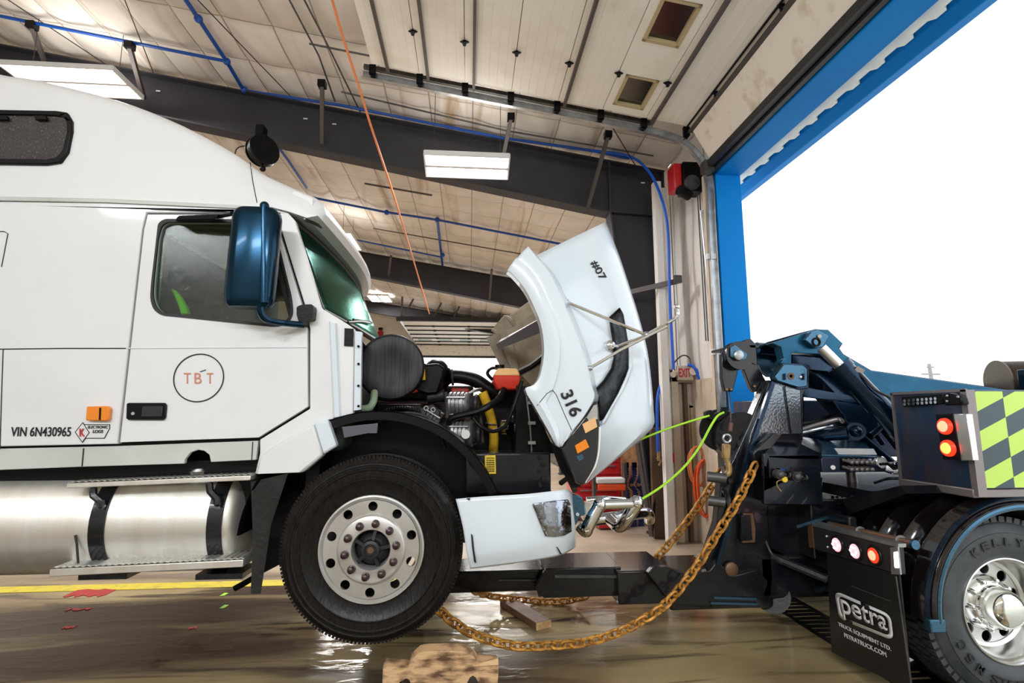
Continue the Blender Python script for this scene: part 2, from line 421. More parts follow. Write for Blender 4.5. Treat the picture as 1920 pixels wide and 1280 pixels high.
for i_, (x0_, y0_, x1_, y1_) in enumerate(((118, 1103, 222, 1118), (120, 1138, 176, 1144), (113, 1172, 146, 1179), (350, 1174, 372, 1180))):
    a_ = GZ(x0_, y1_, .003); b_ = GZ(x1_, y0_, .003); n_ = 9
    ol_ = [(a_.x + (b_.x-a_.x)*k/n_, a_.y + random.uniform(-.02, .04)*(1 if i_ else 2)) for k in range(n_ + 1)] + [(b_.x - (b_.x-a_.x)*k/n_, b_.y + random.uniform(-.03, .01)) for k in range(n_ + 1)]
    tag(obj('red_paint_patch', plateZ(ol_, .003, .003), 'red'), ['largest red paint patch on the floor beside the yellow line', 'second red paint patch from the yellow line on the wet floor', 'small red paint patch lowest at far left of the wet floor', 'tiny red paint patch below the truck steps nearer the wheel'][i_], 'paint patch', 'red paint patches')  # flat red sheets standing in for reflections in the puddles
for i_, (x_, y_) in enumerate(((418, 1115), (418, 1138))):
    a_ = GZ(x_, y_, .003); tag(obj('green_paint_spot', plateZ([(a_.x - .02, a_.y - .03), (a_.x + .02, a_.y - .02), (a_.x + .03, a_.y + .05), (a_.x - .01, a_.y + .06)], .003, .003), 'greenrope'), ['green paint spot on the floor nearer the yellow line', 'green paint spot on the floor farther from the yellow line'][i_], 'paint spot', 'green paint spots')  # thin green plates drawn as reflections in the wet floor
struct('trim_1', MB().box((-12, GZ(300, 1104, 0).y, .0005), (-.3, GZ(300, 1093, 0).y, .004)), 'yellowline', label='yellow painted line on the wet floor')
p0 = GZ(1480, 1140, 0)
mb = MB()
for k in range(46): mb.box((2.72, 1.7 + k*.08, -.02), (2.98, 1.745 + k*.08, .006))
mb.box((2.68, 1.65, -.01), (2.72, 5.4, .008)).box((2.98, 1.65, -.01), (3.02, 5.4, .008))
tag(obj('floor_drain', mb, 'black'), 'long black slotted drain grate in the floor along the open doorway', 'drain')

# roof insulation
def quilt(name, mm, nx, ny, P, N, cell_x, cell_y, amp=.05, ux=1., uy=1.):
    mb = MB(); rows = []
    for i in range(nx + 1):
        row = []
        for j in range(ny + 1):
            u, v = i/nx, j/ny
            a = abs(math.sin(PI*u*ux/cell_x))**.35; b2 = abs(math.sin(PI*v*uy/cell_y))**.35
            row.append(P(u, v) + N * (amp*a*b2 + .012*math.sin(17*u*ux+5*v*uy)*a*b2))
        rows.append(row)
    mb.grid(rows); return obj(name, mb, mm)
def insul(name, c1, c2, c3):
    m = mat(name, c1, .55, col2=c2, nscale=1.3, bump=.5, bscale=7, contrast=(.35, .7))
    return m
M['insul'] = insul('roof_insulation', (.76, .7, .63), (.63, .57, .49), 0)
M['winsul'] = mat('wall_insulation', (.84, .8, .75), .5, col2=(.6, .5, .4), nscale=3, bump=.35, bscale=5, contrast=(.55, .85), stretch=(1, 1, .4))
XL = -12
# darker stain streaks along the seams of the insulation
nt = M['insul'].node_tree
pb = nt.nodes['Principled BSDF']; src = pb.inputs['Base Color'].links[0].from_socket
tc = nt.nodes.new('ShaderNodeTexCoord'); 
c = mixc(rng(noise(.8, 5, (3, .25, 1), 1.0), .6, .76), src, (.38, .26, .14))
sx = nt.nodes.new('ShaderNodeSeparateXYZ'); nt.links.new(tc.outputs['Object'], sx.inputs[0])
def mnode(op, a, b):
    n = nt.nodes.new('ShaderNodeMath'); n.operation = op
    for i, q in enumerate((a, b)):
        if isinstance(q, (int, float)): n.inputs[i].default_value = q
        else: nt.links.new(q, n.inputs[i])
    return n.outputs[0]
l1 = mnode('LESS_THAN', mnode('PINGPONG', mnode('SUBTRACT', sx.outputs[0], 3.1), .31), .009)
l2 = mnode('LESS_THAN', mnode('PINGPONG', mnode('ADD', sx.outputs[1], 7.6), .4), .008)
c = mixc(mnode('MAXIMUM', l1, l2), c, (.33, .28, .22)); nt.links.new(c, pb.inputs['Base Color'])
LX = XW - XL; LY = YB + 7.6
ce = quilt('ceiling', 'insul', 290, 430, lambda u, v: Vector((XW - u*LX, -7.6 + v*LY, zroof(XW - u*LX))), Vector((0, 0, -1)), .62, .8, .085, LX, LY)
ce['kind'] = 'structure'
mb = MB().prism([(XW, -7.6, zroof(XW)+.12), (XL, -7.6, zroof(XL)+.12), (XL, -7.6, zroof(XL)+.3), (XW, -7.6, zroof(XW)+.3)], (0, LY, 0))
struct('roof_1', mb, 'steel')
# seam straps (thin metal bands along x under the insulation) and purlin lines along y
# walls
mb = plateX([(YJ, 0), (YB, 0), (YB, zroof(XW)), (-7.6, zroof(XW)), (-7.6, 0), (1.3, 0), (1.3, ZH), (YJ, ZH)], XW + .14, .26)
struct('wall_right', mb, 'whitemetal')
# inner insulation skin of the right wall, far of the doorway
q = quilt('wall_right', 'winsul', 40, 60, lambda u, v: Vector((XW, YJ + .3 + u*(YF - .35 - YJ), 2.15 + v*(zroof(XW) - 2.15))), Vector((-1, 0, 0)), .9, 3.0, .03, 1.1, 3.2); q['kind'] = 'structure'
q = quilt('wall_right', 'winsul', 60, 40, lambda u, v: Vector((XW, YF + .1 + u*(YB - YF), 2.15 + v*(zroof(XW) - 2.15))), Vector((-1, 0, 0)), 1.2, 3.2, .03, 18, 3.2); q['kind'] = 'structure'
mb = MB()
k = 0
y = YJ + .28
while y < YB:
    mb.box((XW - .025, y, 0), (XW, min(y + .29, YB), 2.15)); y += .3
struct('wall_right', mb, 'ltan', bevel=.006)
struct('wall_left', MB().box((XL - .2, -7.6, 0), (XL, YB, zroof(XL) + .2)), 'winsul')
struct('wall_front', MB().box((XL, -7.8, 0), (XW + .3, -7.6, zroof(XL) + .2)), 'winsul')
XD0 = W(785, 665, YB).x; XD1 = XD0 + 5.0; ZB = W(860, 668, YB).z
b = flat2d([(XL, 0), (XD0, 0), (XD0, ZB), (XD1, ZB), (XD1, 0), (XW + .3, 0), (XW + .3, zroof(XW)), (XL, zroof(XL))], [], .2)
for v in b.verts: v.co = Vector((v.co.x, YB + .1 + v.co.z, v.co.y))
mb = MB(); mb.b.free(); mb.b = b
struct('wall_back', mb, 'panel')
mb = MB()
for k in range(40):
    x = XL + .3*k
    if x > XD0 - .3: break
    mb.box((x, YB - .03, 0), (x + .275, YB, 5.2))
struct('wall_back', mb, 'panel')

# blue door surround and canopy on the outside
mb = MB().box((XW - .012, YJ - .015, 0), (XW + .32, YJ + .16, ZH + .14)).box((XW - .012, 1.1, ZH - .015), (XW + .32, YJ, ZH + .14))
struct('trim_3', mb, 'blue', bevel=.006, label='bright blue steel lining of the open doorway')
mb = MB()
rows = []
for k in range(0, 181):
    yy = 1.0 + k*.03; ph = (yy % .3)/.3; xx = XW + .5 + (.045 if ph < .35 else 0)
    rows.append([(XW + .32, yy, ZH + .06), (xx, yy, ZH + .06), (xx, yy, ZH + .5)])
mb.grid(rows)
struct('trim_4', mb, 'whitemetal', solid=.004, label='white corrugated cladding edge above the open doorway')
mb = MB().prism([(XW + .56, .9, ZH + .06), (XW + .67, .9, ZH - .01), (XW + .8, .9, ZH + .02), (XW + .8, .9, ZH + .34), (XW + .56, .9, ZH + .34)], (0, 8.6, 0))
struct('trim_5', mb, 'blue', bevel=.01, label='blue box canopy outside above the doorway')
# weather seals inside the door head
mb = MB().box((XW - .16, 1.2, ZH + .03), (XW - .1, YJ + .05, ZH + .12)).box((XW - .08, 1.2, ZH - .0), (XW - .03, YJ + .05, ZH + .07))
struct('trim_6', mb, 'seal', label='dark rubber weather seal over the doorway')

# rigid frames: tapered rafters and columns
def frame(Y, shallow=1.0):
    e = sempty('steel_beam')
    e.location = (0, Y, 0)
    xs = [XL + .02, -6, -3.9, -1.9, 0, W(1141, 403, YF).x]
    low = lambda x: {0: 0}.get(0) or 0
    bL = W(349, 222, YF); bR = W(1141, 403, YF)
    def zl(x): return bR.z + (bL.z - bR.z)/(bL.x - bR.x)*(x - bR.x)
    zl0 = zl
    zl = lambda x: zr(x) - (zr(x) - zl0(x))*shallow
    bR = Vector((bR.x, bR.y, zl(bR.x)))
    web = MB(); t = .02
    poly = [(XL + .02, Y - t/2, zr(XL))] + [(2.92, Y - t/2, zr(2.92)), (2.92, Y - t/2, 0), (2.6, Y - t/2, 0), (bR.x, Y - t/2, bR.z)] + [(XL + .02, Y - t/2, zl(XL) if zl(XL) < zr(XL) - .4 else zr(XL) - .4)]
    b = flat2d([(p[0], p[2]) for p in poly], [], t)
    for v in b.verts: v.co = Vector((v.co.x, Y + v.co.z, v.co.y))
    web.b.free(); web.b = b
    obj('web', web, 'beam', e)
    fl = MB()
    fl.bar((XL, Y, zr(XL)), (2.95, Y, zr(2.95)), .24, .02)
    fl.bar((XL, Y, poly[-1][2]), (bR.x, Y, bR.z), .24, .025)
    fl.bar((bR.x, Y, bR.z), (2.6, Y, 0), .24, .025, up=(1, 0, 0))
    fl.bar((2.93, Y, 0), (2.93, Y, zr(2.93)), .24, .02, up=(1, 0, 0))
    fl.box((bR.x - .01, Y - .11, bR.z), (bR.x + .02, Y + .11, zr(bR.x)))
    fl.bar((bR.x, Y, bR.z + .02), (2.9, Y, bR.z - .02), .2, .02)
    fl.box((2.55, Y - .14, 0), (3.0, Y + .14, .03))
    obj('flange', fl, 'beam', e)
    return e
F1 = frame(YF); F2 = frame(YF + 7.5); F3 = frame(YF + 15, .62)
# flange braces on the near rafter
for (x0, y0, x1, y1) in ((60, 50, 85, 120), (243, 88, 270, 185), (604, 160, 604, 268), (958, 222, 935, 335), (1140, 255, 1102, 388)):
    lo = W(x1, y1, YF - .1); hi = W(x0, y0, YF - .75)
    mb = MB().bar(lo, hi, .06, .05, up=(1, 0, 0)); obj('brace', mb, 'strut', F1)
    obj('clip', MB().box((hi.x - .05, hi.y - .05, hi.z - .03), (hi.x + .05, hi.y + .05, hi.z + .06)), 'black', F1)
for x in (733, 922):
    hi = W(x, 480 if x < 800 else 505, YF + 7.5 - .8); lo = W(x - 4, 515 if x < 800 else 560, YF + 7.4)
    obj('brace', MB().bar(lo, hi, .07, .06, up=(1, 0, 0)), 'strut', F2)
for (x, y) in ((242, 160), (297, 171), (573, 223), (627, 233), (1205, 343)):
    p = W(x, y, YF - .02); obj('tape_mark', MB().box((p.x - .03, p.y - .012, p.z - .008), (p.x + .03, p.y, p.z + .008)), 'wink', F1)

# conduit struts under the roof
def pipe_px(name, pts, r, m, label, cat, group=None, smooth=0):
    P = [W(*p) for p in pts]
    return tag(obj(name, MB().tube(P, r, 10, smooth), m), label, cat, group)
def roofpt(px, py, d):   # point at a distance d below the roof plane along the pixel's ray
    v = ray(px, py); # CAM + v t : z = zroof(x)-d
    t = (zroof(0) - d - .05 - HC) / (v.z - SL*v.x); return CAM + v*t
def roofpipe(name, pts, r, m, d, label, cat, seg=10):
    return tag(obj(name, MB().tube([roofpt(x, y, d) for x, y in pts], r, seg), m), label, cat)
t = thing('air_pipe', 'blue compressed air pipe with a tee, running under the roof at upper left', 'pipe', roofpt(425, 115, .12))
obj('main_run', MB().tube([roofpt(-40, 22, .12), roofpt(425, 115, .12)], .022), 'pipe', t)
obj('cross_run', MB().tube([roofpt(335, -20, .12), roofpt(372, 35, .12), roofpt(425, 115, .12), roofpt(468, 188, .12)], .026), 'pipe', t)
for p in ((372, 35), (425, 115), (458, 168)):
    q = roofpt(*p, .12); obj('fitting', MB().sphere(q, .05), 'pipe', t)
roofpipe('air_pipe', [(460, 170), (638, 197), (940, 258), (1115, 283), (1180, 297)], .022, 'pipe', .12, 'blue compressed air pipe running along the top of the near black rafter', 'pipe')
tag(obj('air_hose', MB().tube([roofpt(1110, 282, .13), roofpt(1180, 293, .14), W(1215, 320, YF - .6), W(1238, 365, YF - .75), W(1252, 430, YF - .75), W(1256, 560, YF - .75), W(1263, 692, YF - .75)], .02, 10, 6), 'hose'),
    'blue air hose curving down the wall corner from the roof to the junction box', 'hose')
t = thing('air_pipe', 'blue air pipe with a drop leg under the roof between the two black rafters', 'pipe', W(820, 412, 9.4))
obj('main_run', MB().tube([roofpt(560, 365, .12), roofpt(720, 397, .12), roofpt(820, 412, .12), roofpt(1065, 460, .12)], .026), 'pipe', t)
obj('drop_leg', MB().tube([roofpt(820, 412, .12), roofpt(830, 500, .12)], .03), 'pipe', t)
for p in ((820, 412), (830, 478), (725, 398)): obj('fitting', MB().sphere(roofpt(*p, .12), .06), 'pipe', t)
roofpipe('air_pipe', [(512, 262), (540, 300), (575, 352)], .024, 'pipe', .12, 'short blue pipe slanting down behind the hanging cord reel', 'pipe')
roofpipe('air_pipe', [(660, 448), (828, 482)], .022, 'pipe', .15, 'thin blue pipe just above the second black rafter', 'pipe')
for i, (pts, lab) in enumerate((([(8, -5), (205, 125)], 'black bracing cable crossing the roof at the far upper left'),
        ([(232, -5), (292, 148)], 'black bracing cable beside the second rafter brace from the left'),
        ([(366, -5), (556, 192)], 'long black bracing cable right of the blue cross pipe'),)):
    roofpipe('bracing_cable', pts, .007, 'cable', .1, lab, 'cable', 6)
tag(obj('bracing_cable', MB().tube([W(1148, 238, 6.4), W(1196, 318, YF - .12)], .008, 6), 'cable'), 'black cable from the door track to the rafter knee', 'cable')
for pts, lab in (([(580, 82), (700, 106)], 'short grey conduit strut under the roof left of the door track'),
                 ([(540, -5), (598, 105), (628, 190)], 'rusty conduit slanting down the roof to the centre of the rafter'),
                 ([(568, -5), (612, 80), (690, 240)], 'grey conduit slanting across the roof beside the orange cord'),
                 ([(640, 172), (950, 245), (1085, 268), (1225, 292)], 'thin grey conduit following the near rafter below the door track')):
    roofpipe('roof_conduit', pts, .012, 'dsteel', .1, lab, 'conduit', 6)
roofpipe('roof_strut', [(684, 344), (810, 366)], .02, 'strut', .12, 'dark loose strut under the roof beyond the near rafter', 'strut', 8)
roofpipe('roof_strut', [(700, 428), (1000, 480)], .016, 'strut', .12, 'dark strut under the roof above the second rafter', 'strut', 8)

# overhead door lying open under the roof
D1 = sempty('door_1')
TY = 6.02
tp0 = W(680, 142, TY); tp1 = W(1240, 252, TY)
ts = (tp1.z - tp0.z)/(tp1.x - tp0.x)
def zt(x): return tp0.z + ts*(x - tp0.x)
xT0 = tp0.x; xEnd = 2.62
def ztrk(x): return zt(x)
# door section lines measured along the track
secx = [W(x, y, TY).x for x, y in ((700, 150), (788, 160), (872, 178), (957, 197), (1043, 214), (1124, 230), (1204, 246), (1283, 262))]
YN = 1.45; YFR = 5.86
DZ = .1
def ppt(x, y, d=0): return Vector((x, y, zt(x) + DZ - d))
def section(x0, x1, hole=None):
    b = flat2d([(x0 + .004, YN), (x1 - .004, YN), (x1 - .004, YFR), (x0 + .004, YFR)], hole or [], .045)
    for v in b.verts: v.co = Vector((v.co.x, v.co.y, zt(v.co.x) + DZ + v.co.z))
    mb = MB(); mb.b.free(); mb.b = b
    if not hole:
        for k in range(1, 6):
            xx = x0 + (x1 - x0)*k/6; mb.bar(ppt(xx, YN, .0235), ppt(xx, YFR, .0235), .006, .004)
    return mb
win = None
def roofplane(px, py):
    v = ray(px, py); t = (zt(0) + DZ - .02 - HC)/(v.z - ts*v.x); return CAM + v*t
wq = [[roofplane(*p) for p in q] for q in (((1172, 133), (1228, 142), (1196, 207), (1150, 196)), ((1238, -10), (1302, 0), (1257, 86), (1203, 75)))]
wy = [(min(p.y for p in q), max(p.y for p in q)) for q in wq]; 
for i in range(len(secx) - 1):
    x0, x1 = secx[i], secx[i+1]; hole = None
    if i == 5:
        hx0 = x0 + .16*(x1 - x0); hx1 = x1 - .16*(x1 - x0)
        rngs = []
        a, bb = wy[0][0] + .06, wy[0][1] - .03
        stp = (wy[0][0] + wy[0][1])/2 - (wy[1][0] + wy[1][1])/2
        L = bb - a
        for kk in range(5):
            if a - kk*abs(stp) > YN + .1: rngs.append((a - kk*abs(stp), bb - kk*abs(stp)))
        hole = [rnd([(hx0, r0), (hx1, r0), (hx1, r1), (hx0, r1)], .03) for r0, r1 in rngs]
    s = obj('door_section', section(x0, x1, hole), 'panel', D1)
    if hole:
        for r0, r1 in rngs:
            fr = MB(); g = .035
            for (xa, xb, ya, yb) in ((hx0, hx0 + g, r0, r1), (hx1 - g, hx1, r0, r1), (hx0, hx1, r0, r0 + g), (hx0, hx1, r1 - g, r1)):
                vs = [(xa, ya), (xb, ya), (xb, yb), (xa, yb)]
                fr.ring_loft([[ppt(p[0], p[1], -.045) for p in vs], [ppt(p[0], p[1], .03) for p in vs]])
            w = obj('window_frame', fr, 'tan', s)
            vs = [(hx0, r0), (hx1, r0), (hx1, r1), (hx0, r1)]
            obj('window_glass', MB().ring_loft([[ppt(p[0], p[1], -.012) for p in vs], [ppt(p[0], p[1], -.018) for p in vs]]), 'glass_p', s)
# last curved section towards the door head
pe0 = Vector((secx[-1], 0, zt(secx[-1]) + DZ)); pe1 = Vector((XW - .12, 0, ZH + .1))
mb = MB(); off = Vector((-.02, 0, -.02))
mb.ring_loft([[pe0 + Vector((0, y, 0)), pe1 + Vector((0, y, 0)), pe1 + Vector((.04, y, .03)), pe0 + Vector((.04, y, .03))] for y in (YN, YFR)])
obj('door_section', mb, 'lowpanel', D1)
obj('bottom_seal', MB().bar(pe1 + Vector((0, YN, -.02)), pe1 + Vector((0, YFR, -.02)), .05, .03), 'seal', D1)
# stiffening struts along the sections
for xx in [W(x, y, TY).x for x, y in ((730, 156), (804, 168), (888, 184), (1055, 217), (1216, 249))]:
    obj('stiffener', MB().bar(ppt(xx, YN, .045), ppt(xx, YFR + .06, .045), .032, .05), 'strut', D1)
obj('stiffener', MB().bar(pe0 + Vector((.03, YN, -.07)), pe0 + Vector((.03, YFR + .04, -.07)), .06, .03), 'strut', D1)
obj('stiffener', MB().bar(pe0 + Vector((-.03, YN, -.03)), pe0 + Vector((-.03, YFR + .02, -.03)), .02, .012), 'black', D1)
for i, x in enumerate(secx[1:]):
    for yy in (5.15, 3.9, 2.6):
        p = ppt(x, yy, .03)
        mb = MB().prism([p + Vector((-.05, 0, 0)), p + Vector((0, -.03, 0)), p + Vector((.05, 0, 0)), p + Vector((0, .035, 0))], (0, 0, -.012))
        mb.prism([p + Vector((-.02, -.012, -.012)), p + Vector((.02, -.012, -.012)), p + Vector((.014, .012, -.012)), p + Vector((-.014, .012, -.012))], (0, .01, -.03))
        obj('hinge', mb, 'black', D1)
# tracks
def track(Y, side):
    mb = MB()
    P = [Vector((xT0, Y, zt(xT0))), Vector((2.3, Y, zt(2.3)))]
    cv = [Vector((2.3, Y, zt(2.3))), Vector((2.66, Y, zt(2.66) - .05)), Vector((2.9, Y, zt(2.66) - .28)), Vector((XW - .09, Y, ZH - .1)), Vector((XW - .09, Y, ZH - .6))]
    P = P[:1] + catmull(cv, 5) + [Vector((XW - .09, Y, .1))]
    for a, b in zip(P, P[1:]):
        d = (b - a).normalized(); n = Vector((d.z, 0, -d.x))
        up = -n
        mb.bar(a, b, .012, .085, up=up)
        for s in (-1, 1):
            mb.bar(a + n*s*.04 + Vector((0, -.025, 0)), b + n*s*.04 + Vector((0, -.025, 0)), .05, .006, up=up)
    return mb
obj('track', track(TY, 1), 'steel', D1); obj('track', track(1.25, -1), 'steel', D1)
mb = MB().bar((xT0 - .0, TY + .05, zt(xT0) + .16), (2.3, TY + .05, zt(2.3) + .16), .05, .05); obj('track_angle', mb, 'dsteel', D1)
for x in secx:
    p = Vector((x, TY - .02, zt(x)))
    obj('roller_bracket', MB().box((p.x - .04, p.y - .07, p.z), (p.x + .04, p.y - .03, p.z + .12)).cyl(p + Vector((0, -.05, 0)), p + Vector((0, .01, 0)), .03), 'black', D1)
obj('bottom_fixture', MB().box((XW - .2, YFR, ZH - .02), (XW - .08, YFR + .14, ZH + .12)), 'dsteel', D1)

# second overhead door at the far end
D2 = sempty('door_2')
zt2 = ZB
nb = 5
yy0, zz0 = YB - .3, ZB + .02
obj('door_section', MB().box((XD0 - .1, YB - .25, ZB), (XD1 + .1, YB - .2, ZB + .55)), 'lowpanel', D2)
obj('bottom_seal', MB().box((XD0 - .1, YB - .26, ZB - .1), (XD1 + .1, YB - .19, ZB + .01)), 'seal', D2)
yprev, zprev = YB - .25, ZB + .6
for k in range(6):
    yn = yprev - 1.0; zn = zprev + (W(800, 602, 20.8).z - ZB - .6)/6
    mb = MB().ring_loft([[(x, yprev - .03, zprev), (x, yn + .03, zn), (x, yn + .03, zn + .045), (x, yprev - .03, zprev + .045)] for x in (XD0 - .1, XD1 + .1)])
    s = obj('door_section', mb, 'panel', D2)
    obj('stiffener', MB().bar((XD0 - .1, yprev, zprev - .02), (XD1 + .1, yprev, zprev - .02), .07, .05), 'black', D2)
    if k == 1:
        for q in range(5):
            xx = XD0 + .15 + q*1.0; ym = (yprev + yn)/2; zm = (zprev + zn)/2
            obj('window_glass', MB().ring_loft([[(x, ym + .18, zm - .022 - .03), (x, ym - .18, zm + .0), (x, ym - .18, zm + .012), (x, ym + .18, zm)] for x in (xx, xx + .62)]), 'glass_d', D2)
    for q in (1.1, 2.6, 4.1): obj('hinge', MB().box((XD0 + q - .06, yprev - .08, zprev - .06), (XD0 + q + .06, yprev + .08, zprev)), 'black', D2)
    yprev, zprev = yn, zn
obj('track', MB().tube([(XD0 - .16, YB - .25, 0), (XD0 - .16, YB - .25, ZB), (XD0 - .16, YB - .9, ZB + .7), (XD0 - .16, yprev, zprev)], .05, 6), 'steel', D2)
obj('track', MB().tube([(XD1 + .16, YB - .25, 0), (XD1 + .16, YB - .25, ZB), (XD1 + .16, YB - .9, ZB + .7), (XD1 + .16, yprev, zprev)], .05, 6), 'steel', D2)
obj('lintel_bar', MB().box((XD0 - .3, yprev - .1, zprev - .02), (XD1 + .8, yprev + .05, zprev + .16)), 'beam', D2)
for dx in (0, 1.2, 2.0): obj('hanger', MB().bar((XD0 - .1 + dx, yprev, zprev), (XD0 + .35 + dx, yprev, zprev + .9), .06, .06), 'strut', D2)
obj('hanger', MB().bar((XD0 - .1, yprev, zprev), (XD0 - .1, yprev, zroof(XD0)), .07, .07), 'strut', D2)
struct('trim_7', MB().box((XD0 - .42, YB - .12, 0), (XD0 - .28, YB - .03, ZB + .2)), 'pipe', label='dark blue post beside the far doorway')

# ------------------------------------------------------------------ wall fittings near the doorway
M['fixture'] = M['lampwhite']
def fixture(c, lx, ly, tilt, lab, along='x', watt=30):
    t = thing('ceiling_light', lab, 'ceiling light', c, 'fluorescent ceiling lights')
    c = Vector(c)
    def Q(a, b, h):
        return c + (Vector((a, b*math.cos(tilt), b*math.sin(tilt) + h)) if along == 'x' else Vector((b, a, h)))
    hx, hy = lx/2, ly/2
    mb = MB().ring_loft([[Q(-hx, -hy, 0), Q(hx, -hy, 0), Q(hx, hy, 0), Q(-hx, hy, 0)], [Q(-hx, -hy, .015), Q(hx, -hy, .015), Q(hx, hy, .015), Q(-hx, hy, .015)]])
    for s in (-1, 1): mb.ring_loft([[Q(-hx, s*hy - .01, -.045), Q(hx, s*hy - .01, -.045), Q(hx, s*hy + .01, -.045), Q(-hx, s*hy + .01, -.045)], [Q(-hx, s*hy - .01, .015), Q(hx, s*hy - .01, .015), Q(hx, s*hy + .01, .015), Q(-hx, s*hy + .01, .015)]])
    for s in (-1, 1): mb.ring_loft([[Q(s*hx - .01, -hy, -.05), Q(s*hx + .01, -hy, -.05), Q(s*hx + .01, hy, -.05), Q(s*hx - .01, hy, -.05)], [Q(s*hx - .01, -hy, .015), Q(s*hx + .01, -hy, .015), Q(s*hx + .01, hy, .015), Q(s*hx - .01, hy, .015)]])
    mb.ring_loft([[Q(-hx, -.02, -.05), Q(hx, -.02, -.05), Q(hx, .02, -.05), Q(-hx, .02, -.05)], [Q(-hx, -.05, .0), Q(hx, -.05, .0), Q(hx, .05, .0), Q(-hx, .05, 0)]])
    obj('housing', mb, 'lampwhite', t)
    for s in (-.72, -.34, .34, .72):
        obj('tube', MB().cyl(Q(-hx + .03, s*hy, -.03), Q(hx - .03, s*hy, -.03), .016, seg=10), 'tubes', t)
    obj('hanger_wire', MB().tube([Q(-hx*.8, 0, .01), Vector((Q(-hx*.8, 0, 0).x, Q(-hx*.8, 0, 0).y, zroof(Q(-hx*.8, 0, 0).x) - .03))], .004, 5), 'cable', t)
    obj('hanger_wire', MB().tube([Q(hx*.8, 0, .01), Vector((Q(hx*.8, 0, 0).x, Q(hx*.8, 0, 0).y, zroof(Q(hx*.8, 0, 0).x) - .03))], .004, 5), 'cable', t)
    l = area('tube_glow', Q(0, 0, -.07), lx*.9, ly*.8, watt, (1, .97, 1)); l.parent = None
    if along != 'x': l.rotation_euler = (0, 0, PI/2)
    u = area('tube_glow_up', Q(0, 0, .06), lx*.9, ly*.8, watt*.1, (1, .96, .92), (PI, 0, 0))  # extra lamp above the housing, added to brighten the roof
    return t
cA = W(876, 308, 6.5)
fixture(cA, 1.1, .42, -.25, 'twin-tube light hanging in front of the near black rafter', watt=70)
cB = W(140, 149, 6.7)
fixture(cB, 1.35, .62, 0, 'glaring ceiling light just above the white cab roof', watt=110)
fixture(W(652, 450, 12.0), 1.2, .4, 0, 'bright light seen just beyond the cab sun visor', 'y', 60)
fixture(W(712, 558, 21.0), 1.2, .85, 0, 'small far light right of the windscreen under the second rafter', 'y', 60)

# power cord from the roof
P = [W(618, -18, 4.6), W(640, 60, 4.9), W(672, 160, 5.3), W(700, 250, 5.7), W(738, 365, 6.6), W(770, 470, 8.6), W(805, 588, 12)]
tag(obj('extension_cord', MB().tube(P, .014, 8, 5), 'orange'), 'orange cord strung diagonally from the roof past the near rafter', 'cord')
# cord reel
c = W(492, 283, 6.7)
t = thing('cord_reel', 'black cord reel hanging from the rafter above the white cab', 'reel', c)
obj('drum', MB().lathe([(-.08, .03), (-.08, .19), (-.07, .2), (-.055, .2), (-.05, .13), (.05, .13), (.055, .2), (.07, .2), (.08, .19), (.08, .03)], c, (.72, -.69, 0), 36), 'black', t)
obj('wound_cord', MB().torus(c + Vector((-.05, .13, 0))*.2, (.72, -.69, 0), .15, .05, 36, 10), 'rubber', t)
obj('bracket', MB().bar(c + Vector((-.03, 0, .1)), c + Vector((-.03, 0, .34)), .1, .14).bar(c + Vector((0, -.1, 0)), c + Vector((0, -.1, .24)), .04, .02), 'black', t)
obj('cord', MB().tube([c + Vector((-.1, 0, 0)), c + Vector((-.22, 0, .06)), c + Vector((-.34, 0, 0)), c + Vector((-.36, .05, -.2))], .01, 8, 5), 'cable', t)
obj('cord_stop', MB().sphere(c + Vector((.02, 0, -.25)), .04).cyl(c + Vector((0, 0, -.12)), c + Vector((.02, 0, -.25)), .01), 'black', t)

# door opener
c = W(1276, 347, 6.55)
t = thing('door_opener', 'red and black electric door opener high on the wall beside the doorway', 'door opener', c)
obj('housing', MB().box((c.x - .06, c.y - .25, c.z - .19), (c.x + .2, c.y - .02, c.z + .22)), 'black', t, bevel=.01)
obj('cover', MB().box((c.x - .17, c.y - .2, c.z - .14), (c.x - .06, c.y + .04, c.z + .22)), 'red', t, bevel=.015)
obj('pulley', MB().lathe([(-.02, .02), (-.02, .1), (0, .08), (.02, .1), (.02, .03)], c + Vector((.03, -.3, -.1)), (0, -1, 0), 28), 'dsteel', t)
obj('motor', MB().cyl(c + Vector((-.14, -.28, -.2)), c + Vector((.02, -.2, -.24)), .07), 'black', t)
obj('chain_loop', MB().tube([c + Vector((.14, -.2, -.2)), c + Vector((.15, -.2, -2.2))], .008, 6).tube([c + Vector((.17, -.2, -.2)), c + Vector((.18, -.2, -2.2))], .008, 6), 'dsteel', t)
# galvanised vertical shaft / post by the jamb
tag(obj('conduit_pipe', MB().tube([W(1316, 395, 6.15), W(1333, 560, 6.15), W(1347, 775, 6.15)], .035, 14), 'steel'), 'galvanised vertical pipe beside the blue door jamb', 'pipe')
t = thing('door_track_cover', 'narrow tan guard channel between galvanised pipe and blue jamb', 'guard channel', (XW - .05, YJ + .1, 0))
obj('channel', MB().box((XW - .14, YJ + .04, 0), (XW - .06, YJ + .1, ZH)), 'ltan', t)
obj('channel_edge', MB().box((XW - .05, YJ + .02, 0), (XW, YJ + .08, ZH)), 'strut', t)
for z in (1.2, 2.4, 3.6): obj('clamp', MB().box((XW - .17, YJ, z), (XW - .04, YJ + .04, z + .07)), 'lampwhite', t)

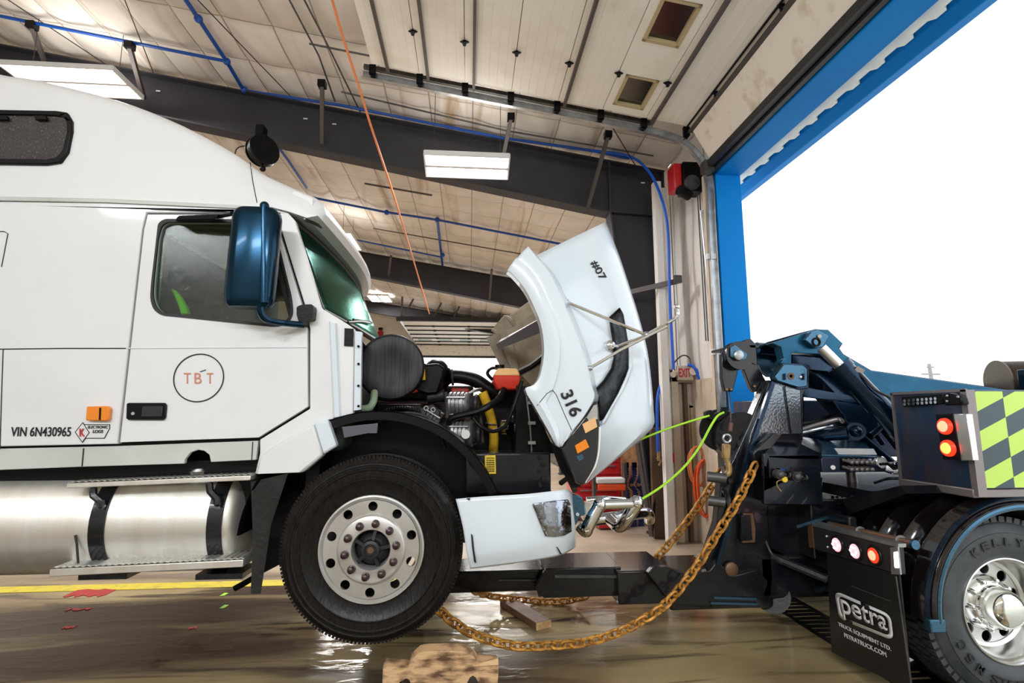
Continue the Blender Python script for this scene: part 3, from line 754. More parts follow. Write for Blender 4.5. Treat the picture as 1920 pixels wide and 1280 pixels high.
# man door, exit sign, hoses
D3 = sempty('door_3')
yd = YF - .45
dl = W(1264, 760, yd); dr = W(1318, 735, yd)
mb = MB().box((dl.x - .04, yd - .04, 0), (dl.x + .06, yd + .1, 2.2)).box((dl.x - .04, yd - .04, 2.12), (XW, yd + .1, 2.26))
obj('door_frame', mb, 'ltan', D3, bevel=.01)
lf = obj('door_leaf', MB().box((dl.x + .06, yd + .05, 0), (XW, yd + .09, 2.12)), 'ltan', D3)
obj('door_pane', MB().box((W(1302, 800, yd).x, yd + .03, .95), (W(1315, 800, yd).x, yd + .05, W(1305, 764, yd).z)), mat('daylit_pane', (.8, .88, .85), .3, emit=(.85, .95, .9), estr=.7), lf)  # emission stands in for daylight; the wall behind is solid
obj('pane_frame', MB().box((W(1297, 800, yd).x, yd + .01, .9), (W(1302, 800, yd).x, yd + .05, W(1305, 760, yd).z)).box((W(1297, 800, yd).x, yd + .01, W(1305, 764, yd).z), (XW, yd + .05, W(1305, 758, yd).z)), 'tan', lf)
obj('frame_post', MB().box((W(1284, 800, yd).x, yd - .03, 0), (W(1290, 800, yd).x, yd + .05, 2.12)), 'brown', lf)
struct('trim_8', MB().box((dl.x - .2, yd - .12, 0), (dl.x - .1, yd, 5.0)).box((dl.x - .06, yd - .02, 2.3), (dl.x + .02, yd + .1, 4.95)), 'winsul', label='pale corner trim beside the black steel column')
c = W(1281, 699, 6.85)
t = thing('exit_sign', 'cream exit sign box with red letters high beside the column', 'exit sign', c)
obj('sign_box', MB().box((c.x - .09, c.y - .03, c.z - .1), (c.x + .13, c.y + .03, c.z + .1)), 'ltan', t, bevel=.008)
text3d('sign_lettering', 'EXIT', (c.x - .075, c.y - .03, c.z - .06), (.17, 0, 0), (0, 0, .12), 'inkred', t, bold=.03, lift=.004)
obj('lamp_head', MB().cyl((c.x + .11, c.y - .08, c.z + .02), (c.x + .16, c.y - .02, c.z + .02), .055), 'ltan', t)
obj('lamp_head', MB().cyl((c.x - .17, c.y - .06, c.z - .03), (c.x - .1, c.y, c.z - .0), .04), 'ltan', t)
obj('cable', MB().tube([c + Vector((-.1, 0, 0)), c + Vector((-.13, 0, .12)), c + Vector((0, 0, .24)), c + Vector((.1, 0, .2)), c + Vector((.11, 0, .05))], .01, 6, 5), 'dsteel', t)
tag(obj('air_hose', MB().tube([W(1290, 684, 6.8), W(1303, 690, 6.75), W(1316, 730, 6.75), W(1325, 800, 6.75), W(1328, 900, 6.75)], .02, 10, 6), 'hose'), 'blue air hose arching over the man door right of the exit sign', 'hose')
t = thing('air_hose', 'blue air hose with brass coupling hanging against the black column', 'hose', W(1234, 760, 6.9))
obj('hose', MB().tube([W(1247, 700, 7.0), W(1238, 722, 6.95), W(1232, 760, 6.9), W(1234, 848, 6.9)], .02, 10, 6), 'hose', t)
q = W(1235, 855, 6.9); obj('coupling', MB().cyl(q + Vector((0, 0, .06)), q + Vector((0, 0, -.06)), .022).tube([q + Vector((-.03, 0, -.02)), q + Vector((.02, -.02, -.06)), q + Vector((0, 0, -.12))], .013), 'hookm', t)
# coiled cords on the wall
t = thing('cord_coil', 'orange and red coiled cords hanging on the wall behind the tow mast', 'cord coil', W(1315, 870, 6.7), )
mb = MB(); mb2 = MB()
for k in range(7):
    c = W(1312 + random.uniform(-5, 5), 885, 6.7 + .01*k); rx = .09 + .01*k; rz = .24 + .02*random.random()
    mb.tube([c + Vector((rx*math.sin(a*2*PI/24), .01*math.sin(a), rz*math.cos(a*2*PI/24) + .08)) for a in range(25)], .009, 6)
for k in range(6):
    c = W(1322 + random.uniform(-3, 5), 915, 6.66 + .01*k); rx = .1 + .012*k; rz = .34 + .03*random.random()
    mb2.tube([c + Vector((rx*math.sin(a*2*PI/24), .01*math.sin(a), rz*math.cos(a*2*PI/24))) for a in range(25)], .011, 6)
obj('cord_loops', mb, 'orange', t, label='orange loops'); obj('cord_loops', mb2, 'cord2', t, label='red loops')
# things on the floor at the column
def chest():
    p = W(1130, 990, 8.2); t = thing('tool_chest', 'tall red tool chest behind the chrome bar', 'tool chest', (W(1130, 900, 8.4).x, 8.4, 0))
    x0 = W(1075, 900, 8.4).x; x1 = W(1165, 900, 8.4).x
    obj('cabinet', MB().box((x0, 8.4, .08), (x1, 9.0, 1.35)), 'red', t, bevel=.01)
    for k in range(6): 
        d = obj('drawer', MB().box((x0 + .03, 8.38, .16 + k*.19), (x1 - .03, 8.4, .32 + k*.19)), 'red', t, bevel=.004)
        obj('handle', MB().box((x0 + .1, 8.36, .28 + k*.19), (x1 - .1, 8.38, .3 + k*.19)), 'steel', d)
    for xx in (x0 + .08, x1 - .08): obj('caster', MB().cyl((xx - .02, 8.5, .04), (xx + .02, 8.5, .04), .04), 'black', t)
chest()
t = thing('floor_jack', 'red and orange press stand behind the chrome bar', 'jack stand', (W(1145, 990, 7.9).x, 7.9, 0))
cx = t.location.x
obj('base', MB().box((cx - .22, 7.75, .02), (cx + .22, 8.05, .13)), 'red', t, bevel=.02)
z1 = W(1145, 905, 7.9).z
obj('top_plate', MB().box((cx - .22, 7.8, z1), (cx + .22, 8.0, z1 + .08)), 'lampwhite', t, bevel=.02, label='pinkish grey top roller')
obj('cross_bar', MB().box((cx - .2, 7.8, z1 - .1), (cx + .22, 7.95, z1 - .01)), 'redo', t, bevel=.01)
for s in (-1, 1): obj('post', MB().box((cx + s*.24 - .02, 7.85, .1), (cx + s*.24 + .02, 7.95, z1 + .3)), 'dsteel', t)
for i, px_ in enumerate((1172, 1187, 1200)):
    P = [W(px_, 872, 8.0), W(px_ + 2, 890, 8.0), W(px_ - 5, 908, 8.0), W(px_ + 4, 922, 8.0), W(px_, 950, 8.0)]
    rows = []
    t = thing('clamp_frame', ['dark blue contoured clamp frame leftmost of the three beside the column', 'dark blue contoured clamp frame in the middle of the three', 'dark blue contoured clamp frame rightmost of the three beside the column'][i], 'clamp', P[-1], 'dark blue clamp frames')
    mb = MB()
    for a, b in zip(catmull(P, 5), catmull(P, 5)[1:]): mb.bar(a, b, .07, .07, up=(0, 1, 0))
    obj('frame', mb, 'clampblue', t, bevel=.006)
    obj('jaw', MB().box((P[0].x - .035, 7.92, P[0].z - .03), (P[0].x + .035, 7.96, P[0].z + .05)), 'black', t)
    obj('bolt', MB().cyl(P[2] + Vector((0, -.06, 0)), P[2] + Vector((0, -.03, 0)), .025), 'hookm', t)
    obj('foot', MB().box((P[-1].x - .04, 7.96, 0), (P[-1].x + .04, 8.04, P[-1].z + .02)), 'clampblue', t)
c0 = W(1185, 860, 8.9)
tag(obj('plywood_sheet', MB().box((c0.x - .3, 9.1, .0), (c0.x + .25, 9.15, 1.95)), 'woodend'), 'pale plywood sheet leaning behind the blue clamp frames', 'plywood')
t = thing('step_stand', 'grey angled steel stand in front of the black column', 'stand', W(1215, 1000, 7.1))
obj('leg', MB().tube([W(1195, 830, 7.1), W(1222, 1005, 7.1)], .035, 4), 'strut', t); obj('leg', MB().tube([W(1236, 830, 7.3), W(1222, 1005, 7.1)], .02, 4), 'black', t)
c0 = W(1243, 996, 7.05)
tag(obj('cover_box', MB().box((c0.x - .08, 7.16, .0), (c0.x + .2, 7.24, 1.5)), 'brown', bevel=.008), 'tall brown guard plate at the foot of the black column', 'guard plate')
tag(obj('reflector_post', MB().box((W(1256, 900, 7.0).x - .03, 6.96, .3), (W(1256, 900, 7.0).x + .05, 7.0, 2.3)), 'lampwhite'), 'white post strip with peeling paint beside the brown guard plate', 'post')
q = W(1258, 858, 6.94); tag(obj('red_marker', MB().box((q.x - .05, q.y - .02, q.z - .06), (q.x + .05, q.y, q.z + .06)), 'red'), 'small red tag on the white post strip', 'tag')
t = thing('alarm_bell', 'small red and black unit high on the far wall above the air filter', 'wall unit', W(713, 632, 26.83))
c = W(713, 632, 26.83); obj('body', MB().lathe([(0, .1), (.02, .15), (.6, .15), (.7, .08), (.75, .04)], c - Vector((0, 0, .35)), (0, 0, 1), 20), 'red', t); obj('valve', MB().box((c.x - .1, c.y - .05, c.z + .38), (c.x + .1, c.y + .05, c.z + .5)), 'black', t)
# shadow-side bar sticking out from the column
t = thing('wall_bracket', 'grey steel arm reaching from the column to the wall beside the raised hood', 'bracket', W(1270, 525, 7.0))
obj('arm', MB().bar(W(1150, 555, 7.2), W(1278, 525, 6.6), .03, .07), 'strut', t)
obj('end_plate', MB().box((W(1270, 525, 6.6).x - .05, 6.56, W(1270, 525, 6.6).z - .04), (W(1270, 525, 6.6).x + .05, 6.62, W(1270, 525, 6.6).z + .06)), 'dsteel', t)

# ------------------------------------------------------------------ outside
p = W(1752, 760, 60)
t = thing('utility_pole', 'grey utility pole with crossarm far outside beyond the tow truck', 'utility pole', (p.x, 60, -.02))
zt_ = W(1752, 682, 60).z
obj('pole', MB().cyl((p.x + .3, 60, -.02), (p.x - .1, 60, zt_), .26, .2), 'poles', t)
obj('crossarm', MB().box((p.x - 1.3, 59.8, W(0, 700, 60).z + .5), (p.x + 1.1, 60, W(0, 700, 60).z + .7)), 'poles', t)
obj('crossarm', MB().box((p.x - .5, 59.8, zt_ - .5), (p.x + .4, 60, zt_ - .35)), 'poles', t)

# ================================================================== white semi truck
YS = 3.27          # near side plane of the cab
YC = 4.42          # truck centre line
T = thing('semi_truck', 'white sleeper cab truck with its hood tipped forward', 'truck', W(-40, 1100, YC))
def mirY(p, yc=YC): return Vector((p.x, 2*yc - p.y, p.z))

# roof fairing: profile lofted across the width with rounded edges
def dens(P, n=4): return [q for q in catmull([Vector((p[0], p[1], 0)) for p in P], n)]
topc = dens([(-420, 104), (-90, 114), (0, 126), (60, 135), (200, 170), (300, 207), (380, 246), (440, 281), (480, 311), (530, 335), (565, 350), (588, 362), (600, 378), (604, 392)], 3)
botc = [(596, 404), (575, 408), (540, 396), (509, 388), (440, 386), (200, 377), (-420, 366)]
prof = [W(p.x, p.y, YS).xz for p in topc] + [W(x, y, YS).xz for x, y in botc]
cen = Vector((W(200, 300, YS).x, W(200, 300, YS).z))
rows = []
NT = len(topc)
def inset(P, d):
    out = []
    for i, p in enumerate(P):
        if i >= NT: out.append(Vector(p)); continue
        a = P[max(i-1, 0)]; b = P[min(i+1, NT-1)]; t = (b - a).normalized(); n = Vector((t.y, -t.x))
        out.append(p + n*(d if t.x > -.1 else d))
    return out
R0 = .13
W2 = 2*(YC - YS)
secs = []
for k in range(7):
    a = k/6*PI/2; secs.append((YS + R0*(1 - math.cos(a)), R0*(1 - math.sin(a)), 0))
for k in range(1, 8): secs.append((YS + R0 + (W2 - 2*R0)*k/8, 0, 0))
for k in range(7):
    a = PI/2 - k/6*PI/2; secs.append((YS + W2 - R0*(1 - math.cos(a)), R0*(1 - math.sin(a)), 0))
for Y, d, _ in secs:
    P = inset(prof, d); row = []
    f = (Y - YC)/(W2/2)
    for i, p in enumerate(P):
        w = min(1, max(0, (p.x + 1.55)/.6)); w = w*w*(3 - 2*w)
        bx = w*(.03*(1 - f*f) - .13*max(0, f)**2)
        row.append(Vector((p.x + bx, Y, p.y)))
    rows.append(row)
roof = obj('roof_fairing', MB().ring_loft(rows), 'white', T, ang=30)
bvr = bvh_of(roof)
def seam(bv, pts, r=.003, m='seal', name='panel_seam', parent=None, n=8):
    P = []
    for (x0, y0), (x1, y1) in zip(pts, pts[1:]):
        for k in range(n): P.append(onsurf(bv, x0 + (x1-x0)*k/n, y0 + (y1-y0)*k/n, 0, YS))
    P.append(onsurf(bv, *pts[-1], 0, YS))
    return obj(name, MB().tube(P, r, 6), m, parent)
seam(bvr, [(469, 304), (474, 340), (482, 380)], .003, parent=roof)
mb = plateY([(-60, 367), (200, 372), (440, 384), (490, 388), (480, 391), (440, 390), (200, 379), (-60, 374)], YS - .012, .02)
obj('drip_rail', mb, 'skirt', roof)
# sleeper window
fr = plateY([(-60, 204), (104, 207), (125, 210), (134, 226), (134, 245), (126, 285), (112, 304), (85, 308), (-60, 306)], YS - .02, .03, holes=[[(-55, 213), (100, 216), (118, 218), (125, 230), (124, 250), (116, 282), (104, 295), (85, 298), (-55, 296)]], rh=.02)
sw = obj('sleeper_window', fr, 'black', roof, bevel=.006)
obj('window_glass', plateY([(-58, 211), (100, 214), (121, 217), (127, 230), (125, 252), (118, 284), (104, 298), (-58, 299)], YS - .008, .006), mat('wet_dark_glass', (.035, .03, .032), .12, coat=1, bump=.9, bscale=90, col2=(.16, .16, .17), nscale=70, contrast=(.6, .75)), sw)
for x in (2, 75): obj('latch', plateY([(x - 12, 216), (x + 10, 216), (x + 12, 224), (x - 10, 224)], YS - .03, .02), 'black', sw, bevel=.004)

# cab side
door = [(275, 400), (268, 430), (222, 831), (485, 822), (579, 764), (578, 618), (568, 571), (524, 430), (511, 400)]
side = [(-420, 372), (200, 380), (440, 389), (509, 391), (540, 399), (553, 413), (603, 578), (640, 600), (664, 616), (662, 779), (615, 787), (631, 835), (606, 852), (590, 866), (566, 885), (478, 888), (487, 850), (487, 824), (581, 766), (581, 617), (571, 570), (527, 429), (513, 398), (274, 398), (266, 430), (220, 832), (-420, 846)]
side_far = side[:18] + side[-2:]
win = [(302, 424), (296, 445), (287, 530), (286, 556), (292, 575), (304, 586), (515, 608), (534, 603), (545, 588), (543, 560), (533, 515), (516, 450), (505, 424), (494, 417), (312, 416)]
obj('cab_side', plateY(side, YS, .05), 'white', T, bevel=.006)
mb = plateY(side_far, 2*YC - YS - .05, .05, holes=[win]); obj('cab_side', mb, 'white', T)
# inner frame behind the door gap and the shell of the cab
mb = MB()
A = W(480, 395, YS + .06); B = W(-400, 374, YS + .06)
obj('cab_shell', MB().box((B.x, YS + .08, W(0, 842, YS).z), (W(285, 500, YS).x - .05, 2*YC - YS - .06, W(0, 374, YS).z)), 'black', T)
obj('door_jamb', plateY([(265, 396), (212, 838), (490, 832), (592, 770), (590, 616), (530, 396)], YS + .045, .02, holes=[[(285, 415), (272, 600), (560, 625), (520, 415)]]), 'black', T)
dr = obj('door', plateY([(277, 402), (270, 430), (225, 829), (484, 820), (577, 762), (576, 618), (566, 572), (522, 431), (509, 402)], YS - .008, .045, holes=[win], rh=.05), 'white', T, bevel=.006)
obj('window_seal', plateY([(296, 418), (283, 530), (281, 560), (287, 580), (302, 591), (516, 613), (539, 608), (550, 590), (548, 560), (521, 450), (509, 418), (496, 411), (308, 410)], YS - .014, .016, holes=[win], r=.05, rh=.05), 'seal', dr, bevel=.003)
obj('window_glass', plateY([(x, y) for x, y in win], YS + .012, .006), 'glass_d', dr)
obj('window_post', plateY([(496, 420), (502, 420), (548, 590), (542, 596)], YS + .004, .012), 'seal', dr)
obj('crease_line', MB().tube([W(238, 653, YS - .01), W(400, 652, YS - .01), W(577, 651, YS - .01)], .003, 6), 'white2', dr)
# door handle
h = obj('door_handle', plateY([(237, 757), (240, 755), (308, 755), (311, 760), (309, 783), (305, 787), (240, 787), (236, 784)], YS - .025, .02), 'black', dr, bevel=.004)
obj('grip', plateY([(266, 761), (305, 761), (303, 781), (264, 781)], YS - .035, .012), 'seal', h, bevel=.004)
obj('lock', MB().cyl(W(249, 775, YS - .024), W(249, 775, YS - .03), .009), 'steel', h)
# logo
c = W(372.5, 708, YS - .012); rr = (W(419, 708, YS).x - W(326, 708, YS).x)/2
obj('logo_ring', MB().torus(c, (0, 1, 0), rr, .0035, 64, 6, .5), 'ink', dr)
for s, x, w_ in (('T', 345, 13), ('B', 365, 13), ('T', 388, 12)):
    textY('logo_letter', s, (x, 719), (w_, 0), (0, -20), YS - .0095, 'inkcopper', dr, bold=.0)
obj('logo_dash', MB().bar(W(375, 697, YS - .011), W(386, 693, YS - .011), .004, .004), 'ink', dr)
textY('vin_lettering', 'VIN 6N430965', (22, 818), (112, 0), (0, -18), YS - .002, 'ink', T, bold=.012, shear=.15)
k_ = obj('log_sticker', plateY([(157, 795), (206, 795), (206, 803), (196, 822), (158, 822)], YS - .003, .003), 'ink', T)
obj('sticker_face', plateY([(158, 796.5), (204.5, 796.5), (204.5, 803), (195, 820.5), (158, 820.5)], YS - .0045, .002), 'lampwhite', k_)
textY('sticker_lettering', 'ELECTRONIC', (165, 803), (38, 0), (0, -5.5), YS - .0065, 'ink', k_, bold=.01, shear=.2)
textY('sticker_lettering', 'LOGS', (174, 811.5), (20, 0), (0, -6), YS - .0065, 'ink', k_, bold=.02, shear=.2)
obj('diamond_border', plateY([(155, 791), (168, 811), (154, 830), (140, 810)], YS - .006, .003), 'ink', k_)
obj('diamond_face', plateY([(155, 793.5), (166, 811), (154, 827.5), (142, 810)], YS - .0075, .003), 'lampwhite', k_)
textY('sticker_letter', 'K', (149.5, 818), (10, 0), (0, -15), YS - .01, 'inkred', k_, bold=.03)
# marker lamp
m_ = obj('marker_lamp', plateY([(162, 762), (201, 761), (205, 766), (203, 786), (198, 789), (160, 788)], YS - .03, .03), 'amber', T, bevel=.006, label='amber side marker lamp')
obj('lens_rib', plateY([(186, 764), (189, 764), (188, 787), (185, 787)], YS - .034, .006), 'black', m_)
# panel seams on the sleeper side
bs = MB(); obj('panel_seam', MB().tube([W(-60, 655, YS - .001), W(120, 653, YS - .001), W(236, 653, YS - .001)], .0035, 6), 'seal', T)
obj('panel_seam', MB().tube([W(6, 654, YS - .001), W(3, 740, YS - .001), W(0, 842, YS - .001)], .003, 6), 'seal', T)
obj('panel_seam', MB().tube([W(-40, 434, YS - .001), W(8, 434, YS - .001), W(15, 438, YS - .001), W(3, 500, YS - .001)], .003, 6), 'seal', T)
obj('panel_seam', MB().tube([W(282, 392, YS - .004), W(440, 398, YS - .004)], .003, 6), 'seal', T)
# lower skirt
s_ = obj('side_skirt', plateY([(-420, 850), (222, 836), (484, 826), (480, 862), (395, 866), (392, 852), (383, 845), (371, 843), (357, 848), (347, 860), (345, 869), (151, 875), (-420, 897)], YS + .02, .03), 'skirt', T, bevel=.004)
obj('panel_seam', MB().tube([W(157, 840, YS + .019), W(154, 874, YS + .019)], .004, 6), 'seal', s_)
obj('panel_seam', MB().tube([W(474, 828, YS + .019), W(472, 862, YS + .019)], .003, 6), 'seal', s_)
# chassis: frame rails behind the tank
obj('chassis_rail', MB().box((-5.5, YC - .45, .75), (.75, YC - .37, 1.0)), 'wetblack', T)
obj('chassis_rail', MB().box((-5.5, YC + .37, .75), (.75, YC + .45, 1.0)), 'wetblack', T)
obj('underbody', MB().box((-5.5, YS + .12, 1.12), (W(486, 850, YS).x, 2*YC - YS - .1, 1.4)), 'black', T)

# fuel tank
tz0 = W(300, 1083, YS + .35).z; tz1 = W(300, 886, YS + .3).z; tr = .325; tcz = W(420, 985, YS).z; tY = YS + tr + .0
xe = W(440, 985, YS + .1).x
tk = obj('fuel_tank', MB().lathe([(0, .05), (.03, .18), (.07, .27), (.1, tr - .015), (.13, tr), (5.2, tr)], (xe + .1, tY, tcz), (-1, 0, 0), 64), 'tank', T, label='brushed aluminium fuel tank')
obj('end_band', MB().lathe([(0, tr + .004), (.02, tr + .01), (.05, tr + .01), (.07, tr + .004)], (xe - .03, tY, tcz), (-1, 0, 0), 64, False), 'alu', tk)
def tankring(x, w, m, a0=-PI, a1=PI, extra=.012, n=48):
    rr = tr + extra; rows = []
    for k in range(n + 1):
        a = a0 + (a1 - a0)*k/n; dy, dz = -math.cos(a), math.sin(a)
        q = [Vector((x + s*w/2, tY + dy*r_, tcz + dz*r_)) for s, r_ in ((-1, tr - .002), (-1, rr), (1, rr), (1, tr - .002))]
        rows.append(q)
    return MB().ring_loft(rows, True)
for pxx in (182, 402):
    st = obj('tank_strap', tankring(W(pxx, 985, YS).x, .085, 0), 'wetblack', T, bevel=.003)
    for dz in (.12, -.2): obj('strap_bolt', MB().cyl((W(pxx, 985, YS).x, tY - math.sqrt(tr**2 - dz*dz) - .012, tcz + dz), (W(pxx, 985, YS).x, tY - math.sqrt(tr**2 - dz*dz) - .022, tcz + dz), .012, seg=8), 'black', st)
c = W(375, 881, YS + .16)
obj('filler_cap', MB().lathe([(0, .055), (.025, .06), (.04, .05), (.045, .02)], c - Vector((0, 0, .02)), (0, -.15, 1), 24).cyl(c - Vector((0, 0, .09)), c, .045), 'alu', tk)
obj('overflow_tube', MB().tube([W(141, 1003, YS - .005), W(144, 1020, YS - .005), W(147, 1060, YS)], .006, 6), 'cable', tk)
def step(name, x0, y0, x1, y1, Y, depth, th):
    a = W(x0, y0, Y); b = W(x1, y1, Y)
    mb = MB().ring_loft([[a, a + Vector((0, depth, 0)), a + Vector((0, depth, -th)), a + Vector((0, 0, -th))], [b, b + Vector((0, depth, 0)), b + Vector((0, depth, -th)), b + Vector((0, 0, -th))]])
    o = obj(name, mb, 'tank', T, bevel=.004)
    mt = MB(); n = 60
    top = lambda q, h: [q + Vector((0, depth*f, h)) for f in (.02, .15, .3, .45, .6, .75, .9)]
    mt.grid([top(a.lerp(b, k/n), .003 + .006*((k + 0) % 2)) for k in range(n + 1)])
    obj('tread', mt, 'tread', o, solid=.002)
    return o
step('step', 125, 906, 470, 891, YS - .06, .14, .028)
step('step', 93, 1067, 456, 1049, YS - .08, .2, .04)
for px_, y0, y1 in ((182, 912, 950), (400, 904, 945)):
    a = W(px_ - 8, y0, YS - .03); b = W(px_ + 6, y1, YS - .03)
    obj('step_bracket', MB().tube([a, a + Vector((.01, 0, -.05)), b + Vector((0, 0, .03)), b], .02, 6), 'wetblack', T)
    a = W(px_ - 30, 1075, YS); obj('step_bracket', MB().box((a.x, a.y - .02, a.z - .03), (a.x + .26, a.y + .2, a.z)), 'wetblack', T)
# bracket plate in front of the tank and the splash guard
obj('splash_guard', MB().ring_loft([[W(*p) for p in ((470, 903, YS - .02), (540, 887, YS + .05), (540, 887, YS + .1), (470, 903, YS + .03))],
    [W(*p) for p in ((474, 1000, YS - .02), (508, 985, YS + .05), (508, 985, YS + .1), (474, 1000, YS + .03))],
    [W(*p) for p in ((470, 1113, YS - .02), (489, 1113, YS - .01), (489, 1113, YS + .04), (470, 1113, YS + .03))]]), 'wetblack', T)
obj('inner_guard', plateY([(500, 888), (575, 884), (560, 920), (545, 960), (538, 1010), (540, 1050), (492, 1075), (500, 1000)], YS + .3, .02), 'black', T)
obj('air_line', MB().tube([W(440, 1103, YS + .3), W(460, 1092, YS + .3), W(480, 1080, YS + .3)], .02, 6), 'black', T)

# --- mirrors
c0 = W(430, 480, YS - .3); 
YM = YS - .28
def mir(px0, px1, y0, y1):
    a = W(px0, y0, YM); b = W(px1, y1, YM); 
    cx = (a.x + b.x)/2; hw = (b.x - a.x)/2; rows = []
    for zz, sc in ((a.z, .8), (a.z - .015, .93), (a.z - .05, 1), ((a.z + b.z)/2, 1.01), (b.z + .06, 1), (b.z + .02, .93), (b.z, .8)):
        t = (a.z - zz)/(a.z - b.z); dx = -.012*t
        row = []
        for k in range(24):
            an = 2*PI*k/24; ca, sa = math.cos(an), math.sin(an)
            sx = abs(ca)**.5*(1 if ca > 0 else -1); sy = abs(sa)**.7*(1 if sa > 0 else -1)
            row.append(Vector((cx + dx + hw*sc*sx, YM + .07 + .075*sc*sy, zz)))
        rows.append(row)
    return MB().ring_loft(rows)
mm = obj('side_mirror', mir(430, 508, 384, 573), 'mirror', T, label='blue-black mirror shell')
a = W(496, 386, YM + .02); b = W(494, 568, YM + .02)
obj('mirror_rail', MB().tube([a, b, ], .026, 12).sphere(a, .027), 'mirror', mm)
obj('mirror_arm', MB().tube([W(488, 568, YM + .04), W(490, 588, YM + .05), W(502, 600, YM + .08), W(530, 605, YM + .16), W(570, 609, YS - .05)], .02, 10, 5), 'mirror', mm)
obj('mirror_mount', plateY([(556, 575), (565, 571), (585, 570), (588, 575), (586, 598), (574, 600), (572, 610), (562, 610), (556, 590)], YS - .07, .07, r=.01), 'black', mm, bevel=.008)
obj('upper_arm', MB().tube([W(508, 430, YM + .05), W(522, 431, YS - .02)], .015, 8), 'mirror', mm)
# small mirror / arm above window
obj('top_arm_cover', MB().ring_loft([[W(*p) for p in ((327, 415, YS - .02), (335, 404, YS - .02), (335, 404, YS - .1), (327, 414, YS - .1))], [W(*p) for p in ((400, 415, YS - .02), (412, 401, YS - .02), (412, 401, YS - .14), (402, 412, YS - .14))]]), 'black', T, bevel=.01)
obj('top_arm', MB().tube([W(408, 406, YS - .06), W(436, 400, YM + .04)], .014, 8), 'black', T)

# --- windscreen, pillar, visor
def wsP(u, v):
    a = W(546, 412, YS + .04); b = W(604, 580, YS + .04)
    p = a.lerp(b, v); Y = YS + .04 + (W2 - .1)*u; f = 2*u - 1
    return Vector((p.x + .16*(1 - f*f)*(.45 + .55*v), Y, p.z - .05*(1-f*f)*v))
rows = [[wsP(i/24, j/12) for j in range(13)] for i in range(25)]
ws = obj('windscreen', MB().grid(rows), 'glass_w', T, solid=.006)
obj('windscreen_seal', MB().tube([wsP(i/24, -.01) for i in range(25)], .018, 6).tube([wsP(i/24, 1.02) for i in range(25)], .02, 6).tube([wsP(0, j/8) for j in range(9)], .016, 6).tube([wsP(1, j/8) for j in range(9)], .02, 6), 'seal', ws)
for u0, u1 in ((.12, .42), (.52, .82)):
    a = wsP(u0, .98) + Vector((.03, 0, 0)); b = wsP(u1, .8) + Vector((.025, 0, 0)); c = wsP(u0 + .06, .6) + Vector((.03, 0, 0))
    obj('wiper', MB().tube([wsP(u0, 1.02) + Vector((.03, 0, 0)), a.lerp(b, .6), b], .008, 6).bar(a.lerp(b, .25), b + Vector((0, .1, .02)), .012, .02), 'black', ws)
visB = [(573, 411, YS + .02), (597, 421, 3.42), (619, 437, 3.68), (645, 465, 4.08), (662, 491, 4.45), (674, 518, 4.95), (680, 544, 5.45)]
visT = [(586, 372, YS + .02), (604, 388, 3.42), (627, 418, 3.75), (650, 452, 4.12), (668, 483, 4.5), (683, 514, 5.0), (688, 540, 5.48)]
VB = catmull([W(*p) for p in visB], 5); VT = catmull([W(*p) for p in visT], 5)
rows = []
for a, b in zip(VT, VB):
    back = Vector((-.12, 0, .05)); rows.append([a + back, a, (a + b)/2 + Vector((.02, 0, 0)), b, b + Vector((-.012, 0, 0)), (a + b)/2 + Vector((-.02, 0, 0)), a + Vector((-.14, 0, -.0))])
vs = obj('sun_visor', MB().ring_loft(rows), 'white', T)
obj('visor_seal', MB().tube(VB, .014, 6), 'seal', vs)
for i in (9, 19, 25): obj('visor_lamp', MB().sphere((VT[i] + VB[i])/2 + Vector((.02, -.01, .03)), .03, (.6, 1.4, .8)), 'amber', vs)
# cowl: bolted flange strip, folds
cw = obj('cowl_strip', plateY([(665, 620), (678, 622), (676, 768), (663, 770)], YS - .004, .04), 'white2', T, bevel=.003)
for y in (649, 682, 723, 761): obj('bolt', MB().cyl(W(672, y, YS - .004), W(672, y, YS - .016), .008, seg=8), 'black', cw)
obj('cowl_fold', MB().ring_loft([[W(617, 602, YS), W(631, 606, YS - .0), W(628, 605, YS - .035), W(619, 603, YS - .035)], [W(624, 783, YS), W(640, 781, YS), W(636, 781, YS - .03), W(628, 782, YS - .03)]]), 'white2', T)
obj('data_plate', plateY([(646, 615), (663, 616), (662, 649), (645, 648)], YS - .01, .01), 'black', T)
obj('cowl_grille', MB().ring_loft([[W(603, 581, YS + .01), W(664, 616, YS + .01), W(668, 620, YS + .06), W(606, 583, YS + .06)], [W(603, 581, YS + .01) + Vector((.1, 1.1, -.12)), W(664, 616, YS + .01) + Vector((-.02, 1.1, -.12)), W(668, 620, YS + .01) + Vector((-.02, 1.1, -.17)), W(606, 583, YS + .01) + Vector((0, 1.1, -.17))]]), 'black', T)
# fender extension behind the wheel
obj('fender_flare', plateY([(487, 854), (520, 832), (560, 808), (588, 794), (606, 852), (590, 866), (567, 886), (477, 889)], YS - .05, .09), 'white', T, bevel=.015)
obj('fender_flare', plateY([(588, 792), (614, 787), (631, 836), (606, 852)], YS - .065, .07), 'white2', T, bevel=.012)
# firewall behind the engine
obj('firewall', MB().box((W(668, 700, YS).x - .3, YS + .1, .75), (W(668, 700, YS).x - .22, 2*YC - YS - .1, W(668, 640, YS).z + .1)), 'black', T)

